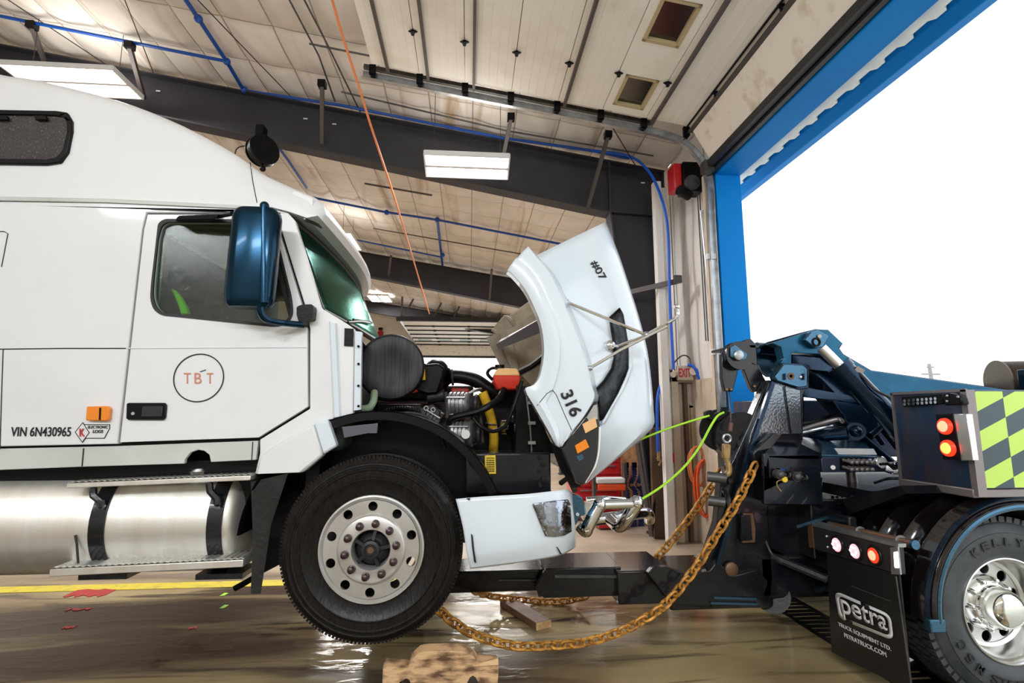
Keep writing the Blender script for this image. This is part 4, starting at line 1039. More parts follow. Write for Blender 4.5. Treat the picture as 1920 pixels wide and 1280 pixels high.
# cab interior
seat = obj('seat', MB().box((-1.95, YS + .35, 1.5), (-1.4, YS + .95, 1.75)).ring_loft([[(-2.0, YS + .35, 1.7), (-1.82, YS + .35, 1.7), (-1.82, YS + .9, 1.7), (-2.0, YS + .9, 1.7)], [(-2.15, YS + .4, 2.5), (-2.0, YS + .4, 2.5), (-2.0, YS + .85, 2.5), (-2.15, YS + .85, 2.5)]]), mat('grey_seat_fabric', (.08, .09, .08), .9), T, bevel=.04)
obj('dashboard', MB().box((-1.2, YS + .1, 1.45), (-.78, 2*YC - YS - .1, 2.05)), mat('dark_dashboard', (.03, .035, .035), .6), T, bevel=.05)
vest = [(319, 540), (326, 543), (338, 557), (348, 575), (352, 588), (338, 590), (333, 572), (326, 555)]
tag(obj('safety_vest', plateY(vest, YS + .16, .05), 'hivis', bevel=.02), 'bright green safety vest seen through the cab side window', 'vest')
obj('headliner', MB().box((-2.3, YS + .06, 2.86), (-1.3, 2*YC - YS - .06, 2.9)), 'beige', T)
obj('curtain', MB().ring_loft([[W(x, 425, YS + .1 + (.02 if i % 2 else 0)) for i, x in enumerate((296, 301, 306, 311))], [W(x, 580, YS + .1 + (.02 if i % 2 else 0)) for i, x in enumerate((288, 292, 296, 298))]], False, False), mat('grey_green_curtain', (.3, .36, .33), .9), T)

# --- wheels
def tyre_prof(ro, ri, w):
    return [(0, ri), (0, ri + .02), (-.012, ri + .05), (-.024, ri + .09), (-.028, ri + .095), (-.028, ri + .1), (-.022, ri + .105), (-.024, ro - .085), (-.028, ro - .08), (-.028, ro - .073), (-.02, ro - .066), (-.02, ro - .055), (-.023, ro - .051), (-.022, ro - .045), (-.014, ro - .04), (-.008, ro - .03), (.012, ro - .008), (.03, ro), (.05, ro), (.053, ro - .012), (.06, ro - .012), (.063, ro),
            (w*.38, ro), (w*.38 + .004, ro - .012), (w*.38 + .011, ro - .012), (w*.38 + .014, ro), (w*.62, ro), (w*.62 + .004, ro - .012), (w*.62 + .011, ro - .012), (w*.62 + .014, ro), (w - .03, ro), (w - .01, ro - .01), (w + .01, ro - .06), (w + .02, ri + .1), (w, ri)]
def tyre(name, c, ro, ri, w, m, parent, blocks=0):
    mb = MB().lathe([(-h, r) for h, r in tyre_prof(ro, ri, w)], c, (0, -1, 0), 96, False)
    if blocks:
        for k in range(blocks):
            a = 2*PI*k/blocks
            p = Vector(c) + Vector((math.cos(a)*(ro - .009), .035, math.sin(a)*(ro - .009)))
            mb.bar(p + Vector((0, -.03, 0)), p + Vector((0, .05, 0)), .014, .018, up=(math.cos(a), 0, math.sin(a)))
    return obj(name, mb, m, parent)
cw_ = W(697, 1028, YS - .09)
def steer(c, far=False):
    c = Vector(c); s = -1
    wh = obj('wheel', MB().lathe([(.0, .302), (.012, .3), (.014, .29), (.002, .282), (-.004, .27), (-.02, .268)], c, (0, -1, 0), 80, False).lathe([(-.004, .2), (.012, .197), (.026, .19), (.032, .18), (.032, .112), (.02, .106), (-.05, .105)], c, (0, -1, 0), 80, False), 'rim', T)
    # dish with hand holes: plate with ten holes
    ho = [[(.238*math.cos(a) + .027*math.cos(q), .238*math.sin(a) + .027*math.sin(q)) for q in [2*PI*j/20 for j in range(20)]] for a in [2*PI*(k + .5)/10 for k in range(10)]]
    # nothing
    b = flat2d([(.272*math.cos(2*PI*j/80), .272*math.sin(2*PI*j/80)) for j in range(80)], ho + [[(.19*math.cos(2*PI*j/60), .19*math.sin(2*PI*j/60)) for j in range(60)]], .012)
    for v in b.verts: v.co = Vector((c.x + v.co.x, c.y - .006 + v.co.z, c.z + v.co.y))
    mb = MB(); mb.b.free(); mb.b = b; obj('wheel_dish', mb, 'rim', wh, bevel=.004)
    for k in range(10):
        a = 2*PI*(k + .25)/10; p = c + Vector((.146*math.cos(a), -.036, .146*math.sin(a)))
        obj('lug_nut', MB().lathe([(0, .024), (.012, .022), (.03, .017), (.036, .006)], p, (0, -1, 0), 14), mat('maroon_nut_cover', (.05, .025, .028), .3, .5) if k == 0 and not far else bpy.data.materials['maroon_nut_cover'], wh)
    hb = MB().lathe([(-.06, .11), (-.05, .1), (-.02, .085), (0, .055), (.04, .05), (.045, .035), (.035, .03), (.035, .0)], c, (0, -1, 0), 40, True)
    for k in range(5):
        a = 2*PI*(k + .1)/5; hb.bar(c + Vector((.04*math.cos(a), -.01, .04*math.sin(a))), c + Vector((.105*math.cos(a), .0, .105*math.sin(a))), .018, .03, up=(0, 1, 0))
    h_ = obj('hub', hb, 'dcast', wh)
    obj('hub_cap', MB().cyl(c + Vector((0, -.03, 0)), c + Vector((0, -.042, 0)), .018), 'brownsteel', h_)
    obj('rim_barrel', MB().lathe([(-.01, .275), (-.2, .26)], c, (0, -1, 0), 60, False), 'black', wh)
    obj('brake_drum', MB().lathe([(-.07, .12), (-.07, .23), (-.16, .235)], c, (0, -1, 0), 40, True), 'dcast', wh)
    tyre('tyre', c + Vector((0, .012, 0)), .525, .298, .26, 'rubber', wh, 150)
    return wh
steer(cw_)
c2 = mirY(cw_) + Vector((0, -.24, 0))
w2 = obj('wheel', MB().lathe([(.0, .302), (0, .1), (.02, .0)], c2, (0, -1, 0), 50, True), 'rim', T); tyre('tyre', c2, .525, .298, .26, 'rubber', w2)
obj('front_axle', MB().box((cw_.x - .07, YS + .3, cw_.z - .12), (cw_.x + .07, 2*YC - YS - .2, cw_.z)), 'dcast', T)
# wheel arch liner
mb = MB(); rows = []
for k in range(33):
    a = math.radians(12 + (175 - 12)*k/32); r = .79 if a > 1 else .79
    rows.append([Vector((cw_.x + r_*math.cos(a), y, cw_.z + r_*math.sin(a))) for y, r_ in ((YS - .02, r), (YS + .62, r), (YS + .62, r - .012), (YS + .0, r - .012))])
ln = obj('wheel_arch_liner', MB().ring_loft(rows), 'black', T)
b = []
for k in range(25):
    a = math.radians(22 + 100*k/24); b.append((cw_.x + .785*math.cos(a), cw_.z + .785*math.sin(a)))
for k in range(24, -1, -1):
    a = math.radians(22 + 100*k/24); b.append((cw_.x + .735*math.cos(a), cw_.z + .735*math.sin(a)))
g = flat2d(b, [], .02)
for v in g.verts: v.co = Vector((v.co.x, YS + .0 + v.co.z, v.co.y))
mb = MB(); mb.b.free(); mb.b = g; obj('liner_lip', mb, 'black', ln)
b = [(cw_.x + .782*math.cos(a), cw_.z + .782*math.sin(a)) for a in [math.radians(14 + 150*k/24) for k in range(25)]] + [(cw_.x + .4*math.cos(a), cw_.z + .4*math.sin(a)) for a in [math.radians(164 - 150*k/24) for k in range(25)]]
g = flat2d(b, [], .02)
for v in g.verts: v.co = Vector((v.co.x, YS + .34 + v.co.z, v.co.y))
mb = MB(); mb.b.free(); mb.b = g; obj('liner_wall', mb, 'black', ln)
obj('bracket_plate', plateY([(641, 800), (708, 793), (707, 812), (690, 812), (645, 821)], YS - .02, .02), mat('grey_bracket', (.12, .12, .15), .35, .4), T, bevel=.003)

# --- engine bay
def YP(*p): return W(*p)
E1 = obj('air_filter', MB().lathe([(-.32, .14), (-.3, .2), (-.1, .205), (-.1, .225), (-.04, .228), (-.03, .22), (0, .218), (.006, .2), (.0, .12), (-.01, .1), (-.012, .0)], W(733, 688, YS + .38), (0, -1, 0), 64), mat('wet_filter_cover', (.035, .032, .038), .55, col2=(.01, .009, .011), nscale=6, stretch=(14, 1, .7), contrast=(.4, .6)), T, label='round wet black air filter cover')
obj('filter_clamp', MB().torus(W(733, 688, YS + .42), (0, 1, 0), .226, .009, 64, 6), 'black', E1)
obj('intake_housing', plateY([(770, 672), (800, 682), (822, 680), (836, 690), (833, 705), (824, 735), (790, 738), (765, 730)], YS + .5, .3), 'black', T, bevel=.04)
obj('intake_dome', MB().sphere(W(818, 693, YS + .62), .09, (1, 1, .9)).lathe([(0, .1), (.02, .11), (.04, .1)], W(818, 700, YS + .62), (0, 0, 1), 24), 'black', T)
obj('clip', MB().cyl(W(794, 692, YS + .48), W(795, 712, YS + .48), .012), 'yellowpipe', T)
obj('charge_pipe', MB().tube([W(824, 734, YS + .8), W(832, 714, YS + .75), W(846, 706, YS + .7), W(870, 707, YS + .68), W(893, 714, YS + .66), W(913, 727, YS + .66), W(935, 738, YS + .66)], .052, 14, 5), 'black', T)
obj('pipe_clamp', MB().torus(W(848, 707, YS + .7), (1, 0, .1), .056, .01, 30, 6), 'dsteel', T)
# coolant tank
a = W(925, 730, YS + .42); b = W(976, 690, YS + .42)
ct = obj('coolant_tank', MB().ring_loft([[(a.x + i, YS + .42 + j, a.z) for i, j in ((.03, .02), (b.x - a.x - .02, .02), (b.x - a.x - .02, .3), (.03, .3))],
     [(a.x + i, YS + .42 + j, a.z + .06) for i, j in ((-.0, 0), (b.x - a.x, 0), (b.x - a.x, .32), (0, .32))], [(a.x + i, YS + .42 + j, a.z + .1) for i, j in ((-.0, 0), (b.x - a.x, 0), (b.x - a.x, .32), (0, .32))]]), 'coolant', T, bevel=.012, label='coolant tank, red below and tan above')
obj('tank_top', MB().ring_loft([[(a.x + i, YS + .42 + j, a.z + .1) for i, j in ((-.0, 0), (b.x - a.x, 0), (b.x - a.x, .32), (0, .32))], [(a.x + i, YS + .42 + j, b.z) for i, j in ((.03, .02), (b.x - a.x - .02, .02), (b.x - a.x - .02, .3), (.03, .3))]]), 'tankplastic', ct, bevel=.012)
obj('tank_cap', MB().cyl(W(937, 690, YS + .5), W(937, 684, YS + .5), .035), 'black', ct)
obj('tank_hose', MB().tube([W(924, 712, YS + .5), W(914, 700, YS + .5), W(922, 690, YS + .55), W(940, 692, YS + .7)], .012, 8, 5), 'black', ct)
def hose(pts, r, m='black', n=6, name='hose'): return obj(name, MB().tube([W(*p) for p in pts], r, 10, n), m, T)
hose([(842, 795, YS + .35), (850, 783, YS + .33), (893, 772, YS + .3), (915, 762, YS + .3), (935, 748, YS + .35), (945, 730, YS + .42)], .024)
hose([(888, 784, YS + .28), (903, 800, YS + .25), (925, 808, YS + .25), (948, 797, YS + .25), (960, 770, YS + .25), (972, 735, YS + .28), (978, 714, YS + .3)], .014)
hose([(680, 766, YS + .2), (692, 764, YS + .2), (700, 752, YS + .22), (702, 735, YS + .3)], .024, 'greenpipe', name='coolant_pipe')
hose([(905, 735, YS + .62), (914, 760, YS + .62), (922, 790, YS + .62), (926, 820, YS + .62), (924, 850, YS + .62)], .035, 'yellowpipe', name='yellow_duct')
obj('duct_clamp', MB().torus(W(921, 795, YS + .62), (0.2, 0, 1), .038, .008, 24, 6), 'steel', T)
obj('pulley_ring', MB().torus(W(752, 852, YS + .7), (0, 1, 0), .33, .03, 60, 8), 'black', T)
mb = MB()
for k in range(40):
    a = math.radians(30 + 120*k/39); p = W(752, 852, YS + .66) + Vector((.345*math.cos(a), 0, .345*math.sin(a))); mb.bar(p, p + Vector((0, .06, 0)), .012, .02, up=(math.cos(a), 0, math.sin(a)))
obj('ring_gear', mb, 'dcast', T)
eb = obj('engine_block', MB().box((W(700, 700, YS + .8).x, YS + .85, .95), (W(905, 700, YS + .8).x, YC + .35, W(800, 752, YS + .8).z)), mat('dark_red_block', (.1, .008, .006), .5, col2=(.02, .01, .01), nscale=6, bump=.3), T, bevel=.03, label='dark red engine block')
fs = obj('fan_shroud', MB().ring_loft([[W(*p) for p in ((890, 742, YS + .8), (962, 722, YS + .8), (966, 850, YS + .8), (872, 850, YS + .8))], [W(*p) + Vector((0, .9, 0)) for p in ((890, 742, YS + .8), (962, 722, YS + .8), (966, 850, YS + .8), (872, 850, YS + .8))]]), 'black', T, bevel=.01)
obj('engine_head', MB().box((W(700, 720, YS + .9).x, YS + .9, W(700, 750, YS + .9).z), (W(888, 720, YS + .9).x, YC + .3, W(700, 722, YS + .9).z)), 'dcast', T, bevel=.02)
obj('valve_cover', MB().box((W(845, 740, YS + .6).x, YS + .6, W(845, 744, YS + .6).z), (W(880, 740, YS + .6).x, YS + .9, W(845, 727, YS + .6).z)), 'redengine', T, bevel=.015)
obj('oil_filler', MB().tube([W(762, 735, YS + .5), W(775, 734, YS + .5), W(781, 730, YS + .5)], [.012, .012, .02], 8), 'redo', T)
obj('manifold', MB().box((W(705, 770, YS + .7).x, YS + .72, W(705, 790, YS + .7).z), (W(790, 770, YS + .7).x, YS + .86, W(705, 757, YS + .7).z)).cyl(W(800, 745, YS + .6), W(834, 740, YS + .6), .05), 'dcast', T, bevel=.01)
# compressor, alternators
def gen(c, r, L, m, ax=(1, -.2, 0), ribs=4, name='compressor'):
    c = Vector(c); ax = Vector(ax).normalized()
    pr = [(-L/2, r*.45), (-L/2 + .01, r*.9)]
    for k in range(ribs):
        h = -L/2 + .02 + (L - .06)*k/ribs; d = (L - .06)/ribs; pr += [(h, r), (h + d*.6, r), (h + d*.65, r*.86), (h + d*.95, r*.86)]
    pr += [(L/2 - .02, r*.95), (L/2, r*.6)]
    o = obj(name, MB().lathe(pr, c, ax, 32), m, T)
    obj('pulley', MB().lathe([(0, r*.3), (0, r*.8), (.015, r*.65), (.03, r*.8), (.045, r*.75), (.045, .01)], c + ax*L/2, ax, 28), 'dcast', o)
    for k in range(4):
        a = 2*PI*k/4 + .5; n = ax.cross(Vector((0, 0, 1))).normalized(); u = n.cross(ax); p = c + (n*math.cos(a) + u*math.sin(a))*r*.98
        obj('bolt', MB().cyl(p - ax*L*.45, p + ax*L*.3, .008, seg=8), 'steel', o)
    return o
gen(W(862, 757, YS + .4), .085, .17, 'cast', name='compressor')
gen(W(868, 812, YS + .4), .1, .17, 'cast', name='alternator')
obj('badge', MB().lathe([(0, .03), (.004, .03)], W(873, 814, YS + .28), (0, -1, 0), 20), 'lampwhite', T)
gen(W(810, 788, YS + .42), .09, .14, 'dcast', (1, 0, -.6), 3, 'starter')
obj('frame_bracket', MB().prism([W(*p) for p in ((786, 765, YS + .35), (812, 757, YS + .35), (826, 772, YS + .35), (816, 812, YS + .35), (795, 806, YS + .35))], (0, .12, 0)), 'dcast', T, bevel=.01)
for p in ((799, 765), (812, 768)): obj('bolt', MB().torus(W(*p, YS + .34), (0, 1, 0), .014, .005, 16, 6), 'steel', T)
hose([(836, 850, YS + .35), (842, 820, YS + .35), (840, 790, YS + .35), (836, 735, YS + .4)], .012, 'cable', name='belt')
hose([(690, 800, YS + .3), (730, 782, YS + .3), (770, 774, YS + .3), (812, 790, YS + .3), (834, 840, YS + .3)], .012, 'cable', name='belt')
hose([(842, 745, YS + .38), (840, 765, YS + .38), (838, 782, YS + .38)], .01, 'orange', name='wire')
hose([(872, 742, YS + .4), (890, 732, YS + .4), (902, 730, YS + .45)], .012, 'steel', name='metal_line')
hose([(896, 760, YS + .35), (902, 790, YS + .35), (905, 830, YS + .35)], .012, 'cable', name='wire')
for p, r in (((960, 785), .05), ((940, 800), .06)): obj('fan_clutch', MB().lathe([(0, .01), (.02, r), (.06, r), (.08, r*.7)], W(*p, YS + .7), (1, -.6, 0), 24), 'chrome', T)
# radiator and cross member
rp = W(960, 850, YS + .5)
rad = obj('radiator', MB().ring_loft([[W(*p) for p in ((968, 722, YS + .42), (988, 724, YS + .42), (1042, 850, YS + .42), (966, 850, YS + .42))], [W(*p) + Vector((0, 1.3, 0)) for p in ((968, 722, YS + .42), (988, 724, YS + .42), (1042, 850, YS + .42), (966, 850, YS + .42))]]), 'black', T, bevel=.006)
obj('radiator_rod', MB().tube([W(986, 732, YS + .4), W(994, 800, YS + .4), W(997, 846, YS + .4)], .006, 6), 'steel', rad)
for y in (755, 793, 830): obj('radiator_bolt', MB().box((W(990, y, YS + .39).x, YS + .38, W(990, y, YS + .39).z - .01), (W(1004, y, YS + .39).x, YS + .4, W(990, y, YS + .39).z + .012)), 'steel', rad)
cm = obj('front_frame_box', MB().box((W(872, 887, YS + .2).x, YS + .2, W(900, 925, YS + .2).z), (W(1033, 887, YS + .2).x, YS + .5, W(900, 849, YS + .2).z)), 'wetblack', T, bevel=.012)
obj('caution_sticker', plateY([(909, 854), (929, 853), (930, 888), (910, 888)], YS + .194, .004), 'yellowtxt', cm)
for i in range(7): textY('sticker_line', 'CAUTION' if i == 0 else 'mm mmm mmm', (912, 860 + i*4), (15, 0), (0, -2.4 if i else -3), YS + .193, 'ink', cm, bold=.01)
for i in range(5): obj('hex_bolt', MB().cyl(W(1013 + (i % 2)*6, 858 + i*13, YS + .2), W(1013 + (i % 2)*6, 858 + i*13, YS + .17), .014, seg=6), 'black', cm)
obj('inner_splash_panel', plateY([(872, 851), (905, 870), (908, 903), (880, 870)], YS + .12, .02), 'black', T)
obj('inner_wing', plateY([(780, 815), (880, 850), (960, 850), (960, 925), (860, 940), (800, 880)], YS + .55, .02), 'black', T)

# --- bumper end
BY = YS - .12
top = [(855, 935, BY + .02), (900, 931, BY), (983, 926, BY), (1040, 920, BY + .03), (1062, 918, BY + .12), (1070, 924, BY + .3)]
mid = [(868, 985, BY - .0), (905, 985, BY - .02), (985, 980, BY - .02), (1045, 975, BY + .0), (1070, 968, BY + .1), (1073, 962, BY + .3)]
low = [(876, 1035, BY - .0), (910, 1032, BY - .02), (990, 1022, BY - .02), (1048, 1008, BY + .02), (1074, 1000, BY + .14), (1077, 998, BY + .32)]
bot = [(882, 1064, BY + .03), (915, 1060, BY + .02), (990, 1050, BY + .02), (1045, 1040, BY + .06), (1068, 1030, BY + .18), (1077, 1024, BY + .35)]
rows = []
for L in (top, mid, low, bot): rows.append(catmull([W(*p) for p in L], 5))
fin = []
cols = list(zip(*rows))
for cl in cols: fin.append(catmull([Vector(p) for p in cl], 5))
bp = obj('bumper', MB().grid(fin), 'white2', T, solid=.02)
bvb = bvh_of(bp)
def decal(name, poly, bv, m, parent, lift=.006, thick=.004, fallback=3.3, n=4, mbevel=0):
    """sheet of real thickness lying on a curved surface"""
    xs = [p[0] for p in poly]; ys = [p[1] for p in poly]
    b = flat2d([(p[0], -p[1]) for p in poly], [], .0)
    bmesh.ops.delete(b, geom=[f for f in b.faces if abs(f.normal.z) < .5], context='FACES')
    bmesh.ops.remove_doubles(b, verts=b.verts, dist=1e-4)
    size = max(max(xs) - min(xs), max(ys) - min(ys))/10
    for _ in range(3):
        le = [e for e in b.edges if e.calc_length() > size]
        if not le: break
        bmesh.ops.subdivide_edges(b, edges=le, cuts=1)
    bmesh.ops.triangulate(b, faces=b.faces)
    for v in b.verts: v.co = onsurf(bv, v.co.x, -v.co.y, lift, fallback)
    b.normal_update()
    mb = MB(); mb.b.free(); mb.b = b
    return obj(name, mb, m, parent, solid=thick)
def textsurf(name, s, p0, du, dv, bv, m, parent, bold=.02, lift=.008, fallback=3.3):
    b = textmesh(s, bold)
    for _ in range(2):
        le = [e for e in b.edges if e.calc_length() > .12]
        if le: bmesh.ops.subdivide_edges(b, edges=le, cuts=1)
        bmesh.ops.triangulate(b, faces=b.faces)
    for v in b.verts: v.co = onsurf(bv, p0[0] + du[0]*v.co.x + dv[0]*v.co.y, p0[1] + du[1]*v.co.x + dv[1]*v.co.y, lift, fallback)
    mb = MB(); mb.b.free(); mb.b = b
    return obj(name, mb, m, parent, solid=.002)
decal('bumper_insert', [(998, 945), (1012, 942), (1040, 938), (1066, 935), (1071, 945), (1071, 998), (1058, 1003), (1040, 1005), (1022, 1004), (1012, 980)], bvb, 'chrome', bp, label=None) if False else None
ins = decal('bumper_insert', [(998, 945), (1012, 942), (1040, 938), (1064, 936), (1069, 945), (1071, 996), (1058, 1003), (1040, 1005), (1022, 1004), (1012, 980)], bvb, mat('mirror_insert', (.35, .38, .45), .12, 1, bump=.5, bscale=25), bp, .012, .008)
decal('scuff', [(883, 1000), (886, 1003), (889, 1030), (893, 1055), (889, 1053), (885, 1025)], bvb, 'seal', bp, .013, .002)
decal('scuff', [(1043, 1024), (1046, 1026), (1052, 1036), (1055, 1040), (1050, 1038)], bvb, 'seal', bp, .013, .002)
decal('scuff', [(874, 934), (882, 933), (880, 938)], bvb, 'seal', bp, .013, .002)
hb_ = obj('bumper_bracket', plateY([(1072, 925), (1092, 932), (1096, 950), (1097, 965), (1088, 968), (1080, 985), (1072, 978)], YS + .35, .12), 'lblue', T, bevel=.006)
obj('bolt', MB().cyl(W(1083, 964, YS + .35), W(1083, 964, YS + .33), .012, seg=8), 'steel', hb_)

# --- chrome grille guard folded down in front
G = obj('grille_guard', MB().tube([W(*p) for p in ((1088, 985, 3.75), (1098, 995, 3.72), (1103, 985, 3.7), (1124, 946, 3.7))], .045, 16, 5).sphere(W(1124, 946, 3.7), .05), 'chrome', T, label='chrome tube guard folded forward')
obj('guard_tube', MB().tube([W(1124, 946, 3.7), W(1193, 944, 3.72)], .035, 16).sphere(W(1194, 942, 3.72), .052), 'chrome', G)
obj('guard_tube', MB().tube([W(*p) for p in ((1194, 944, 3.72), (1178, 968, 3.75), (1168, 982, 3.8), (1158, 986, 3.85), (1145, 974, 4.0))], .045, 16, 5), 'chrome', G)
obj('guard_tube', MB().tube([W(*p) for p in ((1112, 975, 4.2), (1160, 968, 4.2), (1200, 962, 4.3), (1215, 962, 4.4), (1218, 975, 4.5))], .045, 16, 5), 'chrome', G)
obj('guard_tube', MB().tube([W(*p) for p in ((1100, 938, 4.3), (1135, 936, 4.3), (1170, 938, 4.4))], .03, 14, 4), 'chrome', G)
obj('guard_tube', MB().tube([W(*p) for p in ((1112, 975, 4.2), (1105, 975, 4.2), (1095, 960, 4.0), (1090, 955, 3.75))], .04, 14, 4), 'chrome', G)
obj('guard_plate', plateY([(1096, 940), (1118, 944), (1110, 962), (1100, 972)], 3.95, .02), 'alu', G)

# --- hood tipped forward
HY0 = 3.2   # outer face of the near fender
rowsF = [[(952,505,0),(967,485,0),(990,461,.02),(1000,473,.1)], [(962,513,0),(984,497,0),(1005,480,.02),(1013,488,.12)], [(985,540,0),(1005,522,0),(1030,512,.02),(1038,515,.14)], [(1003,575,0),(1024,562,0),(1048,548,.02),(1057,552,.15)],
         [(1015,605,0),(1038,598,0),(1064,585,.02),(1073,588,.15)], [(1021,640,0),(1047,635,0),(1078,620,.02),(1087,624,.15)], [(1021,670,0),(1048,670,0),(1091,655,.02),(1100,660,.15)], [(1014,705,0),(1042,705,0),(1102,690,.02),(1111,697,.15)],
         [(1003,722,0),(1033,732,0),(1109,722,.02),(1116,728,.15)], [(987,731,0),(1022,755,0),(1114,745,.02),(1120,749,.15)], [(1003,760,0),(1035,780,0),(1094,780,.02),(1098,779,.1)], [(1027,802,0),(1046,808,0),(1070,810,.02),(1073,810,.06)], [(1045,835,0),(1048,838,0),(1051,838,.02),(1053,836,.03)]]
def hgrid(rows, yb, sub=3):
    R = [[W(x, y, yb + d) for x, y, d in r] for r in rows]
    cols = [catmull([r[j] for r in R], sub) for j in range(len(R[0]))]
    return [list(r) for r in zip(*cols)]
RF = hgrid(rowsF, HY0)
# widen between the crease and the ridge so that the surface bends softly
def widen(RF):
    out = []
    for r in RF:
        a, b, c_, d = r
        out.append([a + Vector((0, .09, 0)), a, a.lerp(b, .5) + Vector((0, -.012, 0)), b, b.lerp(c_, .04) + Vector((0, .02, 0)), b.lerp(c_, .5) + Vector((0, .012, 0)), b.lerp(c_, .92) + Vector((0, .022, 0)), c_ + Vector((0, .02, 0)), d])
    return out
RFw = widen(RF)
fd = obj('fender', MB().grid(RFw), ['white2', 'beige'], T, solid=.014, label='white near fender of the tipped hood')
bvf = bvh_of(fd)
OFF = HY0 - .0
fd2 = obj('fender', MB().grid([[mirY(p) for p in r] for r in RFw]), ['beige', 'beige'], T, solid=.014)
rowsH = [((1003, 480), (1135, 416)), ((1034, 530), (1160, 480)), ((1060, 580), (1180, 540)), ((1085, 635), (1197, 595)), ((1103, 690), (1212, 655)), ((1114, 738), (1220, 715)), ((1119, 775), (1224, 770)), ((1122, 805), (1221, 803)), ((1120, 850), (1165, 852)), ((1108, 885), (1125, 884)), ((1094, 907), (1098, 906))]
RH = []
H1, H2 = 3.36, 3.62
for (l, r) in rowsH:
    a = W(*l, H1); b = W(*r, H2 + .12)
    row = [a + Vector((-.0, -.0, 0))]
    for t, dy in ((.0, .02), (.25, .1), (.5, .16), (.72, .19), (.86, .2)):
        q = W(l[0] + (r[0]-l[0])*t, l[1] + (r[1]-l[1])*t, H1 + dy); row.append(q)
    for t, dy in ((.94, .24), (.985, .32), (1.0, .46)):
        q = W(l[0] + (r[0]-l[0])*t, l[1] + (r[1]-l[1])*t, H1 + dy); row.append(q)
    e = row[-1]
    row += [Vector((e.x + .02, e.y + .2, e.z)), Vector((e.x + .03, YC, e.z))]
    RH.append(row)
cols = [catmull([r[j] for r in RH], 3) for j in range(len(RH[0]))]
RH = [list(r) for r in zip(*cols)]
RH = [r + [mirY(p) for p in r[-2::-1]] for r in RH]
hd = obj('hood', MB().grid(RH), ['white2', 'beige'], T, solid=.012, label='white hood centre tipped forward')
bvh = bvh_of(hd)
# underside brace beam and struts seen through the wheel arch
obj('hood_brace', MB().ring_loft([[W(*p) for p in ((930, 645, 5.0), (935, 655, 5.0), (940, 650, 5.1), (932, 640, 5.1))], [W(*p) for p in ((1025, 590, 3.6), (1028, 618, 3.6), (1030, 615, 3.8), (1027, 592, 3.8))]]), mat('grey_steel_brace', (.05, .05, .07), .4, .3), T)
obj('hood_strut', MB().tube([W(970, 700, 4.2), W(1000, 685, 3.9), W(1040, 655, 3.6)], .03, 10), 'black', T)
obj('hood_liner', plateY([(925, 660), (912, 632), (960, 615), (1018, 575), (1045, 600), (1045, 690), (1005, 730), (975, 700), (945, 700), (935, 680)], YC + .75, .02), 'beige', T)
obj('hood_rib', plateY([(932, 608), (938, 606), (960, 640), (975, 700), (965, 705), (945, 660)], YC + .7, .03), 'beige', T)
# seams, letters, grille, latch on the hood
def seamS(bv, pts, parent, r=.0025, m='seal'): return seam(bv, pts, r, m, 'panel_seam', parent, 5)
seamS(bvf, [(1003, 765), (1025, 738), (1036, 731), (1043, 740), (1060, 780), (1072, 806)], fd)
textsurf('fleet_number', '316', (1050, 738), (21, 45), (22, -10), bvf, 'ink', fd, bold=.022)
textsurf('fleet_number', '#07', (1106, 493), (19, 34), (13, -7.5), bvh, 'ink', hd, bold=.012)
grille = [(1161, 577), (1168, 590), (1177, 645), (1177, 690), (1172, 705), (1157, 738), (1130, 785), (1125, 789), (1121, 760), (1116, 730), (1133, 712), (1147, 690), (1152, 670), (1150, 640), (1146, 615), (1143, 594)]
gr = decal('side_vent', grille, bvh, 'black', hd, .02, .02)
gin = [(1160, 585), (1166, 597), (1174, 645), (1173, 690), (1154, 737), (1130, 778), (1126, 760), (1121, 733), (1137, 714), (1151, 692), (1156, 670), (1154, 640), (1150, 615), (1148, 598)]
mesh_m = bpy.data.materials.new('vent_mesh'); mesh_m.use_nodes = True
nt = mesh_m.node_tree; tc = nt.nodes.new('ShaderNodeTexCoord'); v_ = nt.nodes.new('ShaderNodeTexVoronoi'); v_.inputs['Scale'].default_value = 75
nt.links.new(tc.outputs['Object'], v_.inputs['Vector']); r_ = rng(v_.outputs['Distance'], .2, .6)
x_ = nt.nodes.new('ShaderNodeMix'); x_.data_type = 'RGBA'; x_.inputs[6].default_value = (.002, .003, .005, 1); x_.inputs[7].default_value = (.016, .026, .034, 1); nt.links.new(r_, x_.inputs[0]); nt.links.new(x_.outputs[2], nt.nodes['Principled BSDF'].inputs['Base Color'])
decal('vent_mesh', gin, bvh, mesh_m, gr, .034, .004)
decal('vent_recess', [(1161, 577), (1170, 590), (1182, 640), (1184, 690), (1176, 715), (1134, 792), (1126, 797), (1130, 785), (1172, 705), (1178, 690), (1177, 645)], bvh, 'white2', hd, .012, .02)
